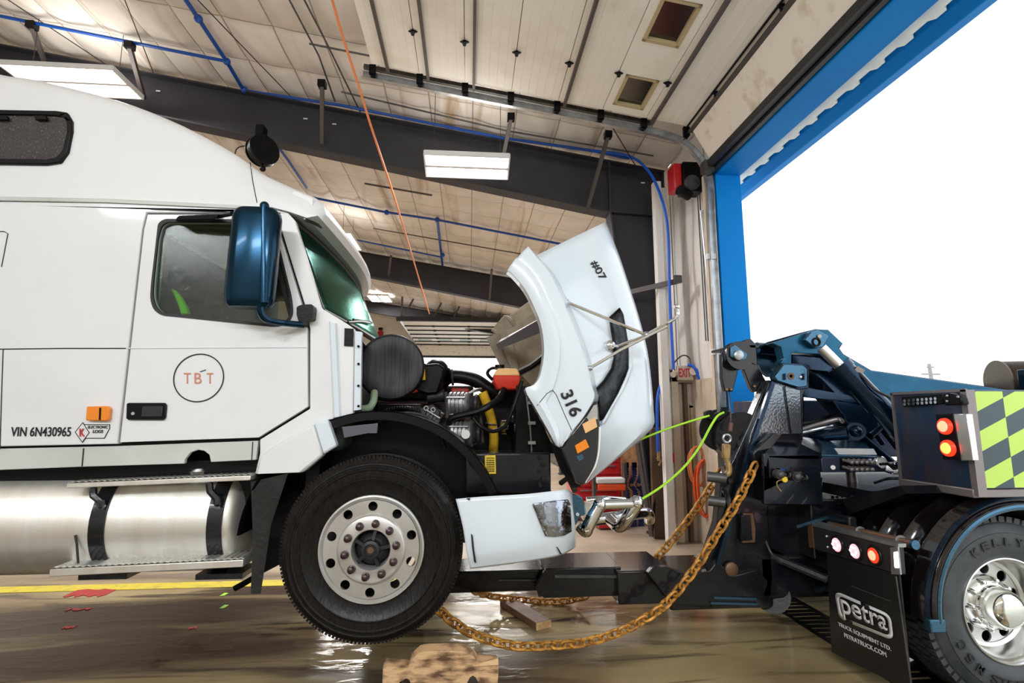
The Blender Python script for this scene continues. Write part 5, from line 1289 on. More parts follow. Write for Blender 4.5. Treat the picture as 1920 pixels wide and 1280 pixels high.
# headlamp
lamp = [(1120, 749), (1123, 765), (1126, 800), (1124, 845), (1118, 875), (1104, 903), (1091, 911), (1080, 905), (1062, 868), (1050, 839)]
hl = obj('headlamp', plateY(lamp, HY0 + .05, .2), 'lens_dark', T, bevel=.015)
obj('lamp_reflector', plateY([(1113, 760), (1119, 758), (1121, 785), (1105, 790), (1100, 782)], HY0 + .042, .01), 'chrome', hl)
obj('amber_reflector', plateY([(1078, 835), (1098, 823), (1105, 838), (1083, 850)], HY0 + .04, .012), 'amber', hl)
obj('lamp_label', plateY([(1092, 795), (1116, 782), (1120, 800), (1098, 812)], HY0 + .04, .01), 'tankplastic', hl, label='cream label strip')
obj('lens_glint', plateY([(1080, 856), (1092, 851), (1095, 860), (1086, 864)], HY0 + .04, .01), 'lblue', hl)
obj('chrome_trim', MB().tube([W(1124, 800, HY0 + .05), W(1122, 845, HY0 + .05), W(1115, 875, HY0 + .05), W(1098, 905, HY0 + .05)], .008, 8, 4), 'chrome', hl)
obj('hinge_arm', MB().ring_loft([[W(*p) for p in ((1030, 826, 3.4), (1045, 838, 3.4), (1045, 838, 3.5), (1030, 826, 3.5))], [W(*p) for p in ((1048, 875, 3.4), (1068, 870, 3.4), (1068, 870, 3.5), (1048, 875, 3.5))], [W(*p) for p in ((1074, 915, 3.4), (1090, 912, 3.4), (1090, 912, 3.5), (1074, 915, 3.5))]]), 'black', T)
obj('hinge_arm', MB().tube([W(1052, 905, 3.8), W(1066, 895, 3.7), (W(1078, 920, 3.6))], .02, 8), 'dsteel', T)
# hood mirror on its three legged arm
pA = onsurf(bvh, 1062, 566, .01); pB = onsurf(bvf, 1106, 690, .01); hub = W(1212, 628, 3.3); pC = onsurf(bvh, 1143, 648, .01); tip = W(1268, 594, 3.25)
hm = obj('hood_mirror_arm', MB().tube([pA, hub], .011, 10), 'chrome', T, label='chrome rod')
obj('rod', MB().tube([pB, W(1165, 655, 3.3), W(1250, 612, 3.25)], .01, 10), 'chrome', hm)
obj('rod', MB().tube([pC, W(1160, 648, 3.4), hub], .01, 10), 'chrome', hm)
obj('rod', MB().tube([hub, W(1250, 606, 3.25), W(1264, 598, 3.25), W(1271, 588, 3.25), W(1268, 576, 3.25)], .011, 10, 4).sphere(W(1269, 575, 3.25), .018), 'chrome', hm)
obj('clamp', MB().sphere(hub, .025), 'steel', hm); obj('foot', MB().sphere(pA, .02), 'steel', hm); obj('foot', MB().sphere(pB, .018), 'steel', hm)
obj('ball_cap', MB().sphere(pC + Vector((0, -.015, 0)), .038, (1, .6, 1)), 'chrome', hm)

# ================================================================== tow truck backed into the doorway
TC = 4.3
K = thing('tow_truck', 'black and navy heavy tow truck backed in through the open doorway', 'tow truck', (3.2, TC, 0))
XR = 2.98; YN1 = 2.88; YB2 = 2*TC - YN1
def gx(x, y, X): return GX(x, y, X)
def plateXp(pxs, X, th, mb=None, holes=()):
    return plateX([(gx(x, y, X).y, gx(x, y, X).z) for x, y in pxs], X + th/2, th, mb=mb, holes=[[(gx(x, y, X).y, gx(x, y, X).z) for x, y in h] for h in holes])
# checkered paint: slanted cells
ck = bpy.data.materials.new('checker_paint'); ck.use_nodes = True; nt = ck.node_tree; pb = nt.nodes['Principled BSDF']
tc = nt.nodes.new('ShaderNodeTexCoord'); sx = nt.nodes.new('ShaderNodeSeparateXYZ'); nt.links.new(tc.outputs['Object'], sx.inputs[0])
def mth(op, a, b=None):
    n = nt.nodes.new('ShaderNodeMath'); n.operation = op
    for i, q in enumerate((a, b)):
        if q is None: continue
        if isinstance(q, (int, float)): n.inputs[i].default_value = q
        else: nt.links.new(q, n.inputs[i])
    return n.outputs[0]
cw1 = W(1888, 800, YN1).x - W(1834, 800, YN1).x; ch1 = .1165; xs0 = W(1888, 800, YN1).x - 3.2; zs0 = W(1888, 782, YN1).z
u_ = mth('FLOOR', mth('DIVIDE', mth('SUBTRACT', sx.outputs[0], xs0), cw1))
sh = mth('MULTIPLY', mth('SUBTRACT', sx.outputs[0], xs0), .46)
v__ = mth('FLOOR', mth('DIVIDE', mth('SUBTRACT', mth('SUBTRACT', sx.outputs[2], zs0), sh), ch1))
p_ = mth('PINGPONG', mth('ADD', u_, v__), 1)
x_ = nt.nodes.new('ShaderNodeMix'); x_.data_type = 'RGBA'; nt.links.new(p_, x_.inputs[0]); x_.inputs[6].default_value = (.5, .72, .1, 1); x_.inputs[7].default_value = (.025, .05, .07, 1)
nt.links.new(x_.outputs[2], pb.inputs['Base Color']); pb.inputs['Roughness'].default_value = .3; pb.inputs['Coat Weight'].default_value = .3
zb0 = gx(1850, 920, XR).z; zb1 = gx(1815, 730, XR).z
BX = obj('side_body', MB().box((XR, YN1 + .02, zb0), (6.2, 3.44, zb1)), 'rearpanel', K, bevel=.006)
obj('checker_panel', MB().box((XR + .045, YN1, zb0 + .01), (6.2, YN1 + .02, zb1 - .01)), ck, BX, label='lime and navy checkered side panel')
obj('corner_trim', MB().box((XR - .012, YN1 - .004, zb0 - .04), (XR + .045, YN1 + .035, zb1)).box((XR - .012, YN1, zb1 - .012), (XR, 3.44, zb1 + .006)).box((XR - .012, 3.425, zb0), (XR, 3.44, zb1)), 'bodytrim', BX)
obj('sill', MB().box((XR - .02, YN1 + .02, zb0 - .05), (6.2, 3.44, zb0)), 'bodytrim', BX, bevel=.006)
X1 = XR - .012
wl = obj('work_light', plateXp([(1689, 744), (1767, 738), (1768, 756), (1694, 763)], X1 - .02, .03), 'black', BX, bevel=.004)
for i in range(2):
    for j in range(8): 
        q = gx(1697 + j*8.2, 751 + i*6.5 - j*.55, X1 - .022); obj('led', MB().cyl(q, q - Vector((.004, 0, 0)), .0105, seg=8), 'chrome', wl)
obj('camera_bracket', plateXp([(1765, 738), (1779, 736), (1800, 742), (1805, 758), (1770, 760)], X1 - .05, .05), 'black', BX, bevel=.01)
for q in ((1776, 742), (1796, 744), (1776, 752)): obj('bolt', MB().sphere(gx(*q, X1 - .055), .008), 'steel', BX)
lh = obj('tail_lamp_housing', plateXp([(1754, 777), (1786, 775), (1801, 862), (1768, 861)], X1 - .05, .05), 'black', BX, bevel=.004)
obj('lamp_side_plate', plateXp([(1786, 775), (1812, 776), (1824, 863), (1802, 864)], X1 - .045, .04), 'alu', BX, bevel=.004)
for (x, y), core in (((1773, 799), 'redcore'), ((1779, 840), 'ambercore')):
    q = gx(x, y, X1 - .055)
    l_ = obj('tail_lamp', MB().lathe([(0, .05), (.012, .049), (.02, .04), (.021, .0)], q, (-1, 0, 0), 32), 'redlamp', BX)
    obj('lamp_core', MB().lathe([(.02, .034), (.026, .03), (.027, .0)], q, (-1, 0, 0), 28), core, l_)

# light bar at the tail with pipe above and mudflap below
X2 = 2.5
lb = obj('light_bar', plateXp([(1515, 983), (1683, 1025), (1687, 1077), (1518, 1026)], X2, .04), mat('dull_black_bar', (.035, .033, .036), .3, .3, bump=.1), K, bevel=.004)
obj('bar_edge', plateXp([(1513, 981), (1522, 981), (1526, 1027), (1517, 1026)], X2 - .006, .01), 'brownsteel', lb)
obj('bar_top', plateXp([(1515, 980), (1528, 978), (1684, 1019), (1684, 1026), (1520, 985)], X2 - .004, .05), 'steel', lb)
for i, ((x, y), m_, core) in enumerate((((1570, 1021), 'pinklamp', 'ledwhite'), ((1604, 1033), 'pinklamp', 'ledwhite'), ((1639, 1041), 'redlamp', 'redcore'))):
    q = gx(x, y, X2 - .004); r_ = .05
    g_ = obj('lamp_grommet', MB().torus(q, (1, 0, 0), r_ + .002, .01, 32, 8), 'rubber', lb)
    l_ = obj('lamp', MB().lathe([(0, r_ - .004), (.008, r_ - .006), (.014, r_*.7), (.015, 0)], q, (-1, 0, 0), 30), m_, g_)
    if i < 2:
        for k in range(6):
            a = 2*PI*k/6; obj('led', MB().sphere(q + Vector((-.014, .026*math.cos(a), .026*math.sin(a))), .009, seg=8), 'leddot', l_)
    else: obj('lamp_core', MB().lathe([(.012, .03), (.018, .027), (.019, 0)], q, (-1, 0, 0), 28), 'redcore', l_)
for p in ((1550, 1005), (1552, 1025)): obj('bolt', MB().sphere(gx(*p, X2 - .004), .01), 'alu', lb)
ml = obj('marker_plate', plateXp([(1669, 1026), (1683, 1025), (1688, 1077), (1671, 1076)], X2 - .012, .01), 'steel', lb)
obj('marker_led', plateXp([(1675, 1035), (1681, 1034), (1684, 1064), (1677, 1064)], X2 - .02, .01), 'ledwhite', ml, bevel=.003)
a = gx(1556, 984, X2 + .12); b = gx(1712, 1020, X2 + .12)
rp_ = obj('round_bar', MB().cyl(a, b, .026, seg=20), 'brownsteel', K)
for t_ in (.42, .88): obj('bar_clamp', MB().torus(a.lerp(b, t_), b - a, .03, .008, 24, 6), 'steel', rp_)
obj('bar_end', MB().cyl(b, b + (b - a).normalized()*.02, .027), 'lblue', rp_)
mf = obj('mudflap', plateXp([(1550, 1036), (1686, 1078), (1707, 1280), (1709, 1296), (1559, 1222), (1557, 1180)], X2 + .012, .01), 'mudflap', K)
obj('flap_rod', MB().tube([gx(1680, 1080, X2), gx(1708, 1280, X2)], .005, 6).tube([gx(1596, 1098, X2 - .002), gx(1670, 1127, X2 - .002)], .003, 6), 'dsteel', mf)
# printed lettering on the flap
o = gx(1571, 1173, X2 + .007); ux = gx(1668, 1213, X2 + .007) - o
def onflap(x, y): return gx(x, y, X2 + .006)
def flap_text(s, p0, p1, h, bold, name='flap_lettering'):
    a = onflap(*p0); b = onflap(*p1); c = onflap(p0[0] - 1.5, p0[1] - h)
    text3d(name, s, a, b - a, c - a, 'wink', mf, bold=bold, lift=.002)
flap_text('TRUCK EQUIPMENT LTD.', (1573, 1174), (1672, 1222), 8.5, .012)
flap_text('PETRATRUCK.COM', (1584, 1194), (1663, 1232), 8.5, .012)
flap_text('petra', (1577, 1164), (1664, 1186), 40, .03) if False else None
# logo: rounded open frame around the word
def quadmap(u, v):
    # corners of the logo panel on the flap (px): measured left-bottom, right-bottom, left-top, right-top
    A_, B_, C_, D_ = (1574, 1160), (1676, 1201), (1564, 1106), (1670, 1152)
    x = (1-u)*(1-v)*A_[0] + u*(1-v)*B_[0] + (1-u)*v*C_[0] + u*v*D_[0]; y = (1-u)*(1-v)*A_[1] + u*(1-v)*B_[1] + (1-u)*v*C_[1] + u*v*D_[1]
    return onflap(x, y)
def flatlogo(name, outer, holes, m, lift):
    b = flat2d(outer, holes, .0)
    for v in b.verts: v.co = quadmap(v.co.x/2.0, v.co.y) + Vector((-lift, 0, 0))
    mb = MB(); mb.b.free(); mb.b = b; return obj(name, mb, m, mf, solid=.0015)
O_ = rnd([(0, 0.1), (0, 1), (2, 1), (2, 0), (0.2, 0)], .3, 8); I_ = rnd([(.12, .12), (.12, .88), (1.88, .88), (1.88, .12)], .22, 8)
flatlogo('logo_frame', O_, [I_], 'wink', .001)
flatlogo('logo_gap', [(.95, .86), (1.25, .86), (1.25, 1.02), (.95, 1.02)], [], 'mudflap', .003)
flatlogo('logo_gap', [(.22, -.02), (.5, -.02), (.5, .14), (.22, .14)], [], 'mudflap', .003)
bt = textmesh('petra', .015)
for v in bt.verts: v.co = quadmap((.17 + 1.66*v.co.x)/2, .06 + .84*v.co.y if True else 0) + Vector((-.004, 0, 0))
mb = MB(); mb.b.free(); mb.b = bt; obj('logo_lettering', mb, 'wink', mf, solid=.0015)

# wheel, fender
wc = W(1892, 1144, 3.03)
def dual(c, parent):
    c = Vector(c)
    wh = obj('wheel', MB().lathe([(.0, .305), (.01, .302), (.012, .295), (-.0, .285), (-.04, .27), (-.1, .262), (-.13, .255), (-.14, .235)], c, (0, -1, 0), 80, False), 'wheelchrome', parent)
    ho = [[(.2*math.cos(a) + .033*math.cos(q), .2*math.sin(a) + .033*math.sin(q)) for q in [2*PI*j/20 for j in range(20)]] for a in [2*PI*(k + .35)/10 for k in range(10)]]
    b = flat2d([(.245*math.cos(2*PI*j/80), .245*math.sin(2*PI*j/80)) for j in range(80)], ho, .012)
    for v in b.verts:
        r_ = math.hypot(v.co.x, v.co.y); v.co = Vector((c.x + v.co.x, c.y + .15 - .0*r_ + v.co.z, c.z + v.co.y))
    mb = MB(); mb.b.free(); mb.b = b; d_ = obj('wheel_dish', mb, 'rim', wh, bevel=.004)
    obj('hub_shroud', MB().lathe([(-.14, .165), (-.12, .16), (-.1, .14), (-.09, .125)], c, (0, -1, 0), 50, True), 'wheelchrome', wh)
    for k in range(10):
        a = 2*PI*(k + .1)/10; p = c + Vector((.143*math.cos(a), .12, .143*math.sin(a)))
        obj('lug_nut', MB().lathe([(0, .02), (.02, .017), (.04, .014), (.045, .004)], p, (0, -1, 0), 12), 'chrome', wh)
    obj('hub_cap', MB().lathe([(-.09, .118), (-.04, .118), (-.03, .112), (.0, .108), (.02, .095), (.035, .07), (.042, .035), (.044, 0)], c, (0, -1, 0), 50, True), mat('polished_hub', (.85, .86, .82), .1, 1), wh)
    obj('rim_inside', MB().lathe([(-.2, .25), (-.2, .0)], c, (0, -1, 0), 40, False), 'black', wh)
    obj('valve_stem', MB().cyl(c + Vector((.25, .02, 0)), c + Vector((.215, .0, .005)), .005), 'hookm', wh)
    t_ = obj('tyre', MB().lathe([(-h, r) for h, r in [(0, .298), (-.003, .31), (-.016, .33), (-.024, .36), (-.026, .365), (-.03, .42), (-.028, .45), (-.024, .452), (-.01, .5), (-.006, .505), (.02, .525), (.25, .53), (.28, .5), (.3, .42), (.27, .3)]], c, (0, -1, 0), 96, False), 'rubber2', wh)
    mb = MB()
    for k in range(64):
        a = 2*PI*(k + .5)/64
        for yy, off in ((.0, 0), (.08, .5), (.16, 0)):
            a2 = a + off*2*PI/64; p = c + Vector((math.cos(a2)*.52, yy + .045, math.sin(a2)*.52))
            mb.bar(p + Vector((0, -.045, 0)), p + Vector((0, .025, 0)), .036, .045, up=(math.cos(a2), 0, math.sin(a2)))
    obj('tread_blocks', mb, 'rubber2', t_)
    return wh, t_
wh, ty_ = dual(wc, K)
letter = mat('raised_tyre_lettering', (.012, .014, .016), .35)
def arcletter(s, ang, R_, flip=False):
    a = math.radians(ang); ctr = Vector((wc.x + R_*math.cos(a), wc.y - .032, wc.z + R_*math.sin(a)))
    up = Vector((math.cos(a), 0, math.sin(a))); rt = Vector((math.sin(a), 0, -math.cos(a)))
    if flip: up = -up; rt = -rt
    text3d('tyre_letter', s, ctr - rt*.024 - up*.024, rt*.048, up*.048, letter, ty_, bold=.015, lift=.006)
for s_, a in zip('KELLY', (121, 110, 99, 88, 77)): arcletter(s_, a, .4)
for s_, a in zip('CSM', (205, 217, 229)): arcletter(s_, a, .4)
for s_, a in zip('STEEL', (244, 251, 259, 267, 275)): arcletter(s_, a, .4, True)
t2 = obj('tyre', MB().lathe([(-h, r) for h, r in [(0, .298), (-.02, .33), (-.03, .42), (-.01, .5), (.02, .525), (.25, .53), (.28, .5), (.3, .42), (.27, .3)]], wc + Vector((0, .34, 0)), (0, -1, 0), 64, False), 'rubber', wh)
for yy in (5.3, 4.95): obj('tyre', MB().lathe([(-h, r) for h, r in [(0, .05), (0, .298), (-.02, .33), (-.03, .42), (-.01, .5), (.02, .525), (.25, .53), (.28, .5), (.3, .42), (.27, .3)]], Vector((wc.x, yy, wc.z)), (0, -1, 0), 64, False), 'rubber', K)
obj('axle', MB().cyl((wc.x, 3.4, wc.z), (wc.x, 5.3, wc.z), .09).sphere((wc.x, TC, wc.z), .26), 'dcast', K)
rows = []; RF_ = .655
for k in range(41):
    a = math.radians(-4 + (182 + 4)*k/40); ca, sa = math.cos(a), math.sin(a); row = []
    for y, r_ in ((2.9, RF_ - .075), (2.885, RF_ - .07), (2.885, RF_ - .035), (2.91, RF_ - .02), (2.905, RF_ - .002), (2.93, RF_ + .008), (2.99, RF_ + .01), (3.0, RF_ + .016), (3.01, RF_ + .01), (3.14, RF_ + .01), (3.15, RF_ + .018), (3.16, RF_ + .01), (3.32, RF_ + .01), (3.33, RF_ + .018), (3.34, RF_ + .01), (3.5, RF_ + .01), (3.51, RF_ - .02), (3.5, RF_ - .01), (2.93, RF_ - .01), (2.92, RF_ - .03)):
        row.append((wc.x + .02 + r_*ca, y, wc.z + .02 + r_*sa))
    rows.append(row)
fdr = obj('rear_fender', MB().ring_loft(rows), mat('brown_black_fender', (.006, .004, .005), .15, coat=.8, bump=.05, bscale=30), K, ang=50)
obj('fender_rim', MB().ring_loft([[(wc.x + .02 + r_*math.cos(a), y, wc.z + .02 + r_*math.sin(a)) for y, r_ in ((2.882, RF_ - .066), (2.876, RF_ - .052), (2.882, RF_ - .04), (2.888, RF_ - .052))] for a in [math.radians(-4 + 186*k/40) for k in range(41)]]), 'lblue', fdr)
obj('fender_rim', MB().ring_loft([[(wc.x + .02 + r_*math.cos(a), y, wc.z + .02 + r_*math.sin(a)) for y, r_ in ((2.9, RF_ - .012), (2.895, RF_ - .003), (2.915, RF_ + .006), (2.93, RF_ + .0))] for a in [math.radians(-4 + 186*k/40) for k in range(41)]]), 'navy', fdr)
obj('fender_end', MB().box((wc.x + .02 - RF_ - .01, 2.88, wc.z - .05), (wc.x + .02 - RF_ + .08, 2.93, wc.z + .02)), 'lblue', fdr, bevel=.006)
# frame and tail bulk
obj('chassis', MB().box((2.55, TC - .5, .62), (6.2, TC + .45, 1.05)), 'wetblack', K, bevel=.01)
obj('tail_panel', MB().box((2.62, 3.5, .55), (2.68, 5.2, .98)), 'wetblack', K, bevel=.01)
obj('deck', MB().box((2.75, 3.44, 1.08), (6.2, 5.2, 1.16)), 'wetblack', K)
obj('fender_deck', MB().prism([gx(x, y, 2.72) for x, y in ((1590, 965), (1700, 925), (1690, 910), (1580, 935))], (2.5, 0, .0)), 'wetblack', K)
obj('side_body', MB().box((3.0, 5.16, zb0), (6.2, 5.72, zb1)), 'rearpanel', K, bevel=.01)
# axle hoops seen low behind the tail
obj('air_bag_hoop', MB().tube([W(*p) for p in ((1452, 1045, 4.3), (1463, 1075, 4.2), (1485, 1095, 4.1), (1520, 1106, 4.0), (1550, 1100, 3.9))], .03, 12, 5), 'navy', K)
obj('stabiliser_bar', MB().tube([W(1440, 1040, 4.0), W(1550, 1085, 3.7)], .03, 8), 'dcast', K)
obj('tail_hose', MB().tube([W(1432, 1000, 4.0), W(1445, 1035, 3.9), W(1475, 1060, 3.9), W(1545, 1080, 3.7)], .008, 6, 5), 'dsteel', K)
obj('under_tray', MB().box((2.2, TC - .35, .3), (3.0, TC + .35, .62)), 'wetblack', K, bevel=.03)

# control box and lower tail boxes
YQ = 3.72
cb = obj('control_box', MB().box((W(1440, 850, YQ).x, YQ, W(1500, 944, YQ).z), (W(1541, 900, YQ).x, YQ + .8, W(1500, 852, YQ).z)), 'ndark', K, bevel=.008)
obj('sloped_top', MB().ring_loft([[W(1432, 852, YQ), W(1541, 852, YQ), W(1541, 825, YQ + .35), W(1465, 812, YQ + .35)], [W(1432, 860, YQ), W(1541, 860, YQ), W(1541, 858, YQ + .35), W(1465, 858, YQ + .35)]]), 'ndark', cb)
sh_ = obj('top_shelf', MB().ring_loft([[W(1538, 852, YQ), W(1648, 856, YQ), W(1618, 826, YQ + .4), W(1541, 825, YQ + .4)], [W(1538, 858, YQ), W(1648, 861, YQ), W(1618, 832, YQ + .4), W(1541, 831, YQ + .4)]]), 'lblue', K, bevel=.004)
obj('warning_label', MB().ring_loft([[W(1572, 849.5, YQ + .03), W(1644, 851, YQ + .03), W(1638, 841, YQ + .18), W(1564, 840, YQ + .18)], [q - Vector((0, 0, .006)) for q in (W(1572, 849.5, YQ + .03), W(1644, 851, YQ + .03), W(1638, 841, YQ + .18), W(1564, 840, YQ + .18))]]), 'lampwhite', sh_)
vb = obj('valve_box', MB().box((W(1540, 860, YQ).x, YQ, W(1600, 885, YQ).z), (W(1660, 860, YQ).x, YQ + .35, W(1600, 857, YQ).z)), 'rearpanel', K, bevel=.004)
obj('valve_recess', plateY([(1575, 858), (1624, 859), (1624, 881), (1575, 881)], YQ - .004, .005), 'black', vb)
for i in range(5):
    for j in range(2):
        q = W(1581 + i*9.3, 862 + j*13, YQ - .006); obj('valve_lever', MB().cyl(q, q + Vector((.012, -.07, -.012)), .012, .009).sphere(q + Vector((.012, -.07, -.012)), .016), 'bodytrim', vb)
gq = W(1648, 866, YQ - .01); g_ = obj('gauge', MB().lathe([(0, .045), (.025, .045), (.03, .04), (.02, .036)], gq, (0, -1, 0), 32, False), 'chrome', vb)
obj('gauge_face', MB().lathe([(.018, .038), (.02, 0)], gq, (0, -1, 0), 28), 'lampwhite', g_)
obj('hand_wheel', MB().cyl(W(1562, 876, YQ - .03), W(1562, 876, YQ), .016), 'lampwhite', vb)
obj('lower_panel', plateY([(1434, 895), (1440, 862), (1440, 850), (1432, 850), (1432, 945), (1540, 946), (1543, 895)], YQ - .01, .03), 'ndark', K, bevel=.004)
obj('tail_plate', plateY([(1430, 945), (1545, 945), (1560, 975), (1520, 1000), (1515, 1060), (1430, 1020)], YQ + .25, .05), 'wetblack', K, bevel=.006)
obj('brace_strip', MB().bar(W(1493, 987, YQ), W(1575, 962, YQ), .02, .02), 'lblue', K)
for (x, y) in ((1456, 888), (1487, 892)):
    q = W(x, y, YQ - .01); cp = obj('glad_hand', MB().cyl(q, q + Vector((0, -.05, 0)), .035).cyl(q + Vector((.03, -.03, 0)), q + Vector((.08, -.03, -.01)), .02).sphere(q + Vector((0, -.05, 0)), .03), 'dsteel', K)
    obj('coupler_eye', MB().torus(q + Vector((.035, -.055, 0)), (0, 1, 0), .022, .009, 20, 8), 'black', cp)
obj('hose_coupling', MB().cyl(W(1464, 883, YQ - .02), W(1472, 885, YQ - .04), .02), 'pipe', K, label='blue coupling')
q = W(1469, 898, YQ - .06); yc_ = obj('dust_cap', MB().cyl(q, q + Vector((0, -.02, 0)), .02), 'yellowtxt', K, label='yellow dust cap')
obj('cap_cord', MB().tube([W(1466, 899, YQ - .07), W(1457, 903, YQ - .07), W(1458, 912, YQ - .07), W(1465, 921, YQ - .07)], .004, 6, 5), 'hookm', yc_)
obj('red_coupling', MB().cyl(W(1497, 886, YQ - .02), W(1503, 900, YQ - .03), .02), mat('worn_red', (.55, .16, .1), .5), K)
obj('leg_cylinder', MB().cyl(W(1595, 884, YQ + .2), W(1601, 922, YQ + .2), .035, .04), 'bodytrim', K)
obj('leg_lower', MB().cyl(W(1600, 920, YQ + .22), W(1606, 965, YQ + .22), .03), 'black', K)
for i, (x0, y0, x1, y1) in enumerate(((1650, 870, 1680, 878), (1655, 880, 1690, 886), (1640, 905, 1690, 897), (1665, 868, 1688, 862))):
    obj('hydraulic_line', MB().tube([W(x0, y0, 3.6), W((x0+x1)/2, (y0+y1)/2 + (3 if i % 2 else -4), 3.6), W(x1, y1, 3.55)], .01, 8, 5), 'chrome' if i % 2 else 'black', K)
for i in range(6):
    obj('hydraulic_line', MB().tube([W(1560 + i*9, 930 + i, 3.9), W(1575 + i*12, 945 + 2*i, 3.8), W(1600 + i*14, 930 + i*3, 3.6)], .009, 6, 4), 'black', K)

# --- boom
YA, YBm = 3.95, 4.62
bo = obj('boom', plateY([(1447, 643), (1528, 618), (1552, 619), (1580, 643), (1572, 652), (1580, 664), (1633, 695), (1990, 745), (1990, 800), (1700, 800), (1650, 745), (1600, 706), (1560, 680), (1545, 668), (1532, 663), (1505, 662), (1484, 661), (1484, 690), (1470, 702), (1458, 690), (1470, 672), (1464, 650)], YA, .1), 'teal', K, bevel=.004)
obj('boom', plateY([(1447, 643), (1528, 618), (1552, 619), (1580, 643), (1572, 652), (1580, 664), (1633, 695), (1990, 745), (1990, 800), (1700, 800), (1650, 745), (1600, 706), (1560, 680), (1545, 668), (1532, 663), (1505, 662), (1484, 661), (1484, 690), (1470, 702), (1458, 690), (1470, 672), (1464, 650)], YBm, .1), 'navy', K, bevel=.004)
a = [W(*p, YA + .05) for p in ((1447, 644), (1528, 619), (1552, 620), (1578, 644), (1572, 653), (1580, 665), (1633, 696), (1990, 746))]
obj('boom_top', MB().grid([[p, p + Vector((0, YBm - YA, 0))] for p in a]), 'navy', bo, solid=.02)
obj('boom_nose', MB().cyl(W(1418, 655, 4.25), W(1473, 660, 4.25), .065, .07), 'navy', K)
obj('nose_collar', MB().torus(W(1466, 659, 4.25), (1, 0, -.1), .085, .016, 32, 8), 'lblue', K)
obj('boom_brace', MB().bar(W(1484, 678, YA + .05), W(1568, 686, YA + .05), .03, .1), 'navy', K)
obj('inner_frame', plateY([(1420, 668), (1480, 674), (1490, 686), (1560, 700), (1600, 745), (1598, 753), (1500, 742), (1500, 722), (1460, 706), (1443, 706), (1428, 695), (1421, 680)], 4.3, .06), 'lblue', K, bevel=.003)
obj('cross_plate', plateY([(1498, 724), (1620, 746), (1618, 756), (1498, 742)], 4.1, .06), 'navy', K)
obj('boom_arm', plateY([(1500, 682), (1550, 684), (1618, 750), (1660, 802), (1640, 812), (1600, 775), (1540, 712)], 4.12, .3), 'navy', K, bevel=.01)
obj('lift_arm', plateY([(1560, 750), (1640, 762), (1650, 800), (1625, 815), (1590, 802), (1583, 780)], 4.05, .14), 'navy', K, bevel=.01)
obj('pivot_pin', MB().cyl(W(1605, 808, 4.0), W(1605, 808, 4.3), .07).sphere(W(1605, 808, 4.0), .05), 'navy', K)
for (x0, y0, x1, y1, r_) in ((1608, 812, 1680, 875, .035), (1640, 812, 1655, 832, .02), (1644, 798, 1626, 815, .05)): obj('ram', MB().cyl(W(x0, y0, 4.1), W(x1, y1, 4.1), r_), 'navy', K)
obj('back_stay', plateY([(1660, 800), (1712, 780), (1712, 860), (1694, 842)], 4.2, .1), 'wetblack', K)
obj('small_ram', MB().cyl(W(1518, 818, 4.2), W(1590, 812, 4.0), .05), 'navy', K)
obj('hose_bundle', MB().tube([W(1500, 806, 4.1), W(1535, 795, 4.1), W(1570, 786, 4.05), W(1580, 790, 4.0)], .018, 8, 5), 'bodytrim', K)
obj('hose_bundle', MB().tube([W(1500, 812, 4.05), W(1525, 806, 4.05), W(1560, 798, 4.1)], .013, 8, 5), 'alu', K)
obj('hose_bundle', MB().tube([W(1500, 795, 4.2), W(1530, 790, 4.2), W(1580, 770, 4.2)], .014, 8, 5), 'black', K)
# boom cylinder
a = W(1540, 652, 3.78); m1 = W(1574, 686, 3.74); b = W(1698, 815, 3.6)
bc = obj('boom_cylinder', MB().cyl(m1, b, .083, seg=32).cyl(m1 - (b - m1).normalized()*.01, m1 + (b - m1).normalized()*.04, .09, seg=32), 'navy', K)
obj('cylinder_rod', MB().cyl(a, m1, .04, seg=20), 'alu', bc)
obj('cylinder_base', MB().cyl(b - (b - m1).normalized()*.06, b, .088, seg=32), 'navy', bc)
obj('cylinder_line', MB().tube([W(1600, 690, 3.68), W(1618, 706, 3.62), W(1640, 730, 3.58), W(1668, 745, 3.55), W(1680, 757, 3.52)], .01, 8, 4), 'cable', bc)
obj('line_block', MB().bar(W(1604, 690, 3.66), W(1618, 698, 3.64), .04, .04), 'bodytrim', bc)
pv = obj('pivot_plate', plateY([(1510, 637), (1520, 622), (1535, 619), (1554, 629), (1544, 650), (1533, 652), (1526, 650)], YA - .06, .06), 'lblue', K, bevel=.005)
obj('pivot_bolt', MB().cyl(W(1537, 630, YA - .06), W(1537, 630, YA - .08), .014), 'alu', pv); obj('pivot_cap', MB().torus(W(1531, 641, YA - .065), (0, 1, 0), .03, .008, 24, 6), 'black', pv)
# sheave head
sh2 = obj('sheave_head', plateY([(1353, 662), (1369, 646), (1407, 634), (1418, 645), (1421, 685), (1432, 706), (1441, 722), (1440, 731), (1414, 735), (1408, 727), (1394, 692), (1400, 680), (1386, 690), (1374, 734), (1359, 733), (1354, 710)], 4.05, .05), 'wetblack', K, bevel=.006)
obj('head_plate', plateY([(1353, 662), (1369, 646), (1407, 634), (1418, 645), (1421, 685), (1394, 692), (1386, 690), (1374, 734), (1359, 733), (1354, 710)], 4.4, .05), 'lblue', sh2, bevel=.006)
obj('head_web', MB().box((W(1370, 645, 4.1).x, 4.05, W(1370, 648, 4.1).z - .02), (W(1416, 640, 4.1).x, 4.45, W(1370, 648, 4.1).z + .0)), 'wetblack', sh2)
sv = obj('sheave', MB().lathe([(-.04, .02), (-.04, .115), (-.015, .1), (.015, .1), (.04, .115), (.04, .02)], W(1383, 667, 4.02), (0, -1, 0), 40), 'wetblack', sh2)
obj('bearing_plate', plateY([(1370, 650), (1378, 646), (1402, 664), (1400, 672), (1386, 676), (1370, 668)], 3.96, .02), 'lblue', sv, bevel=.004)
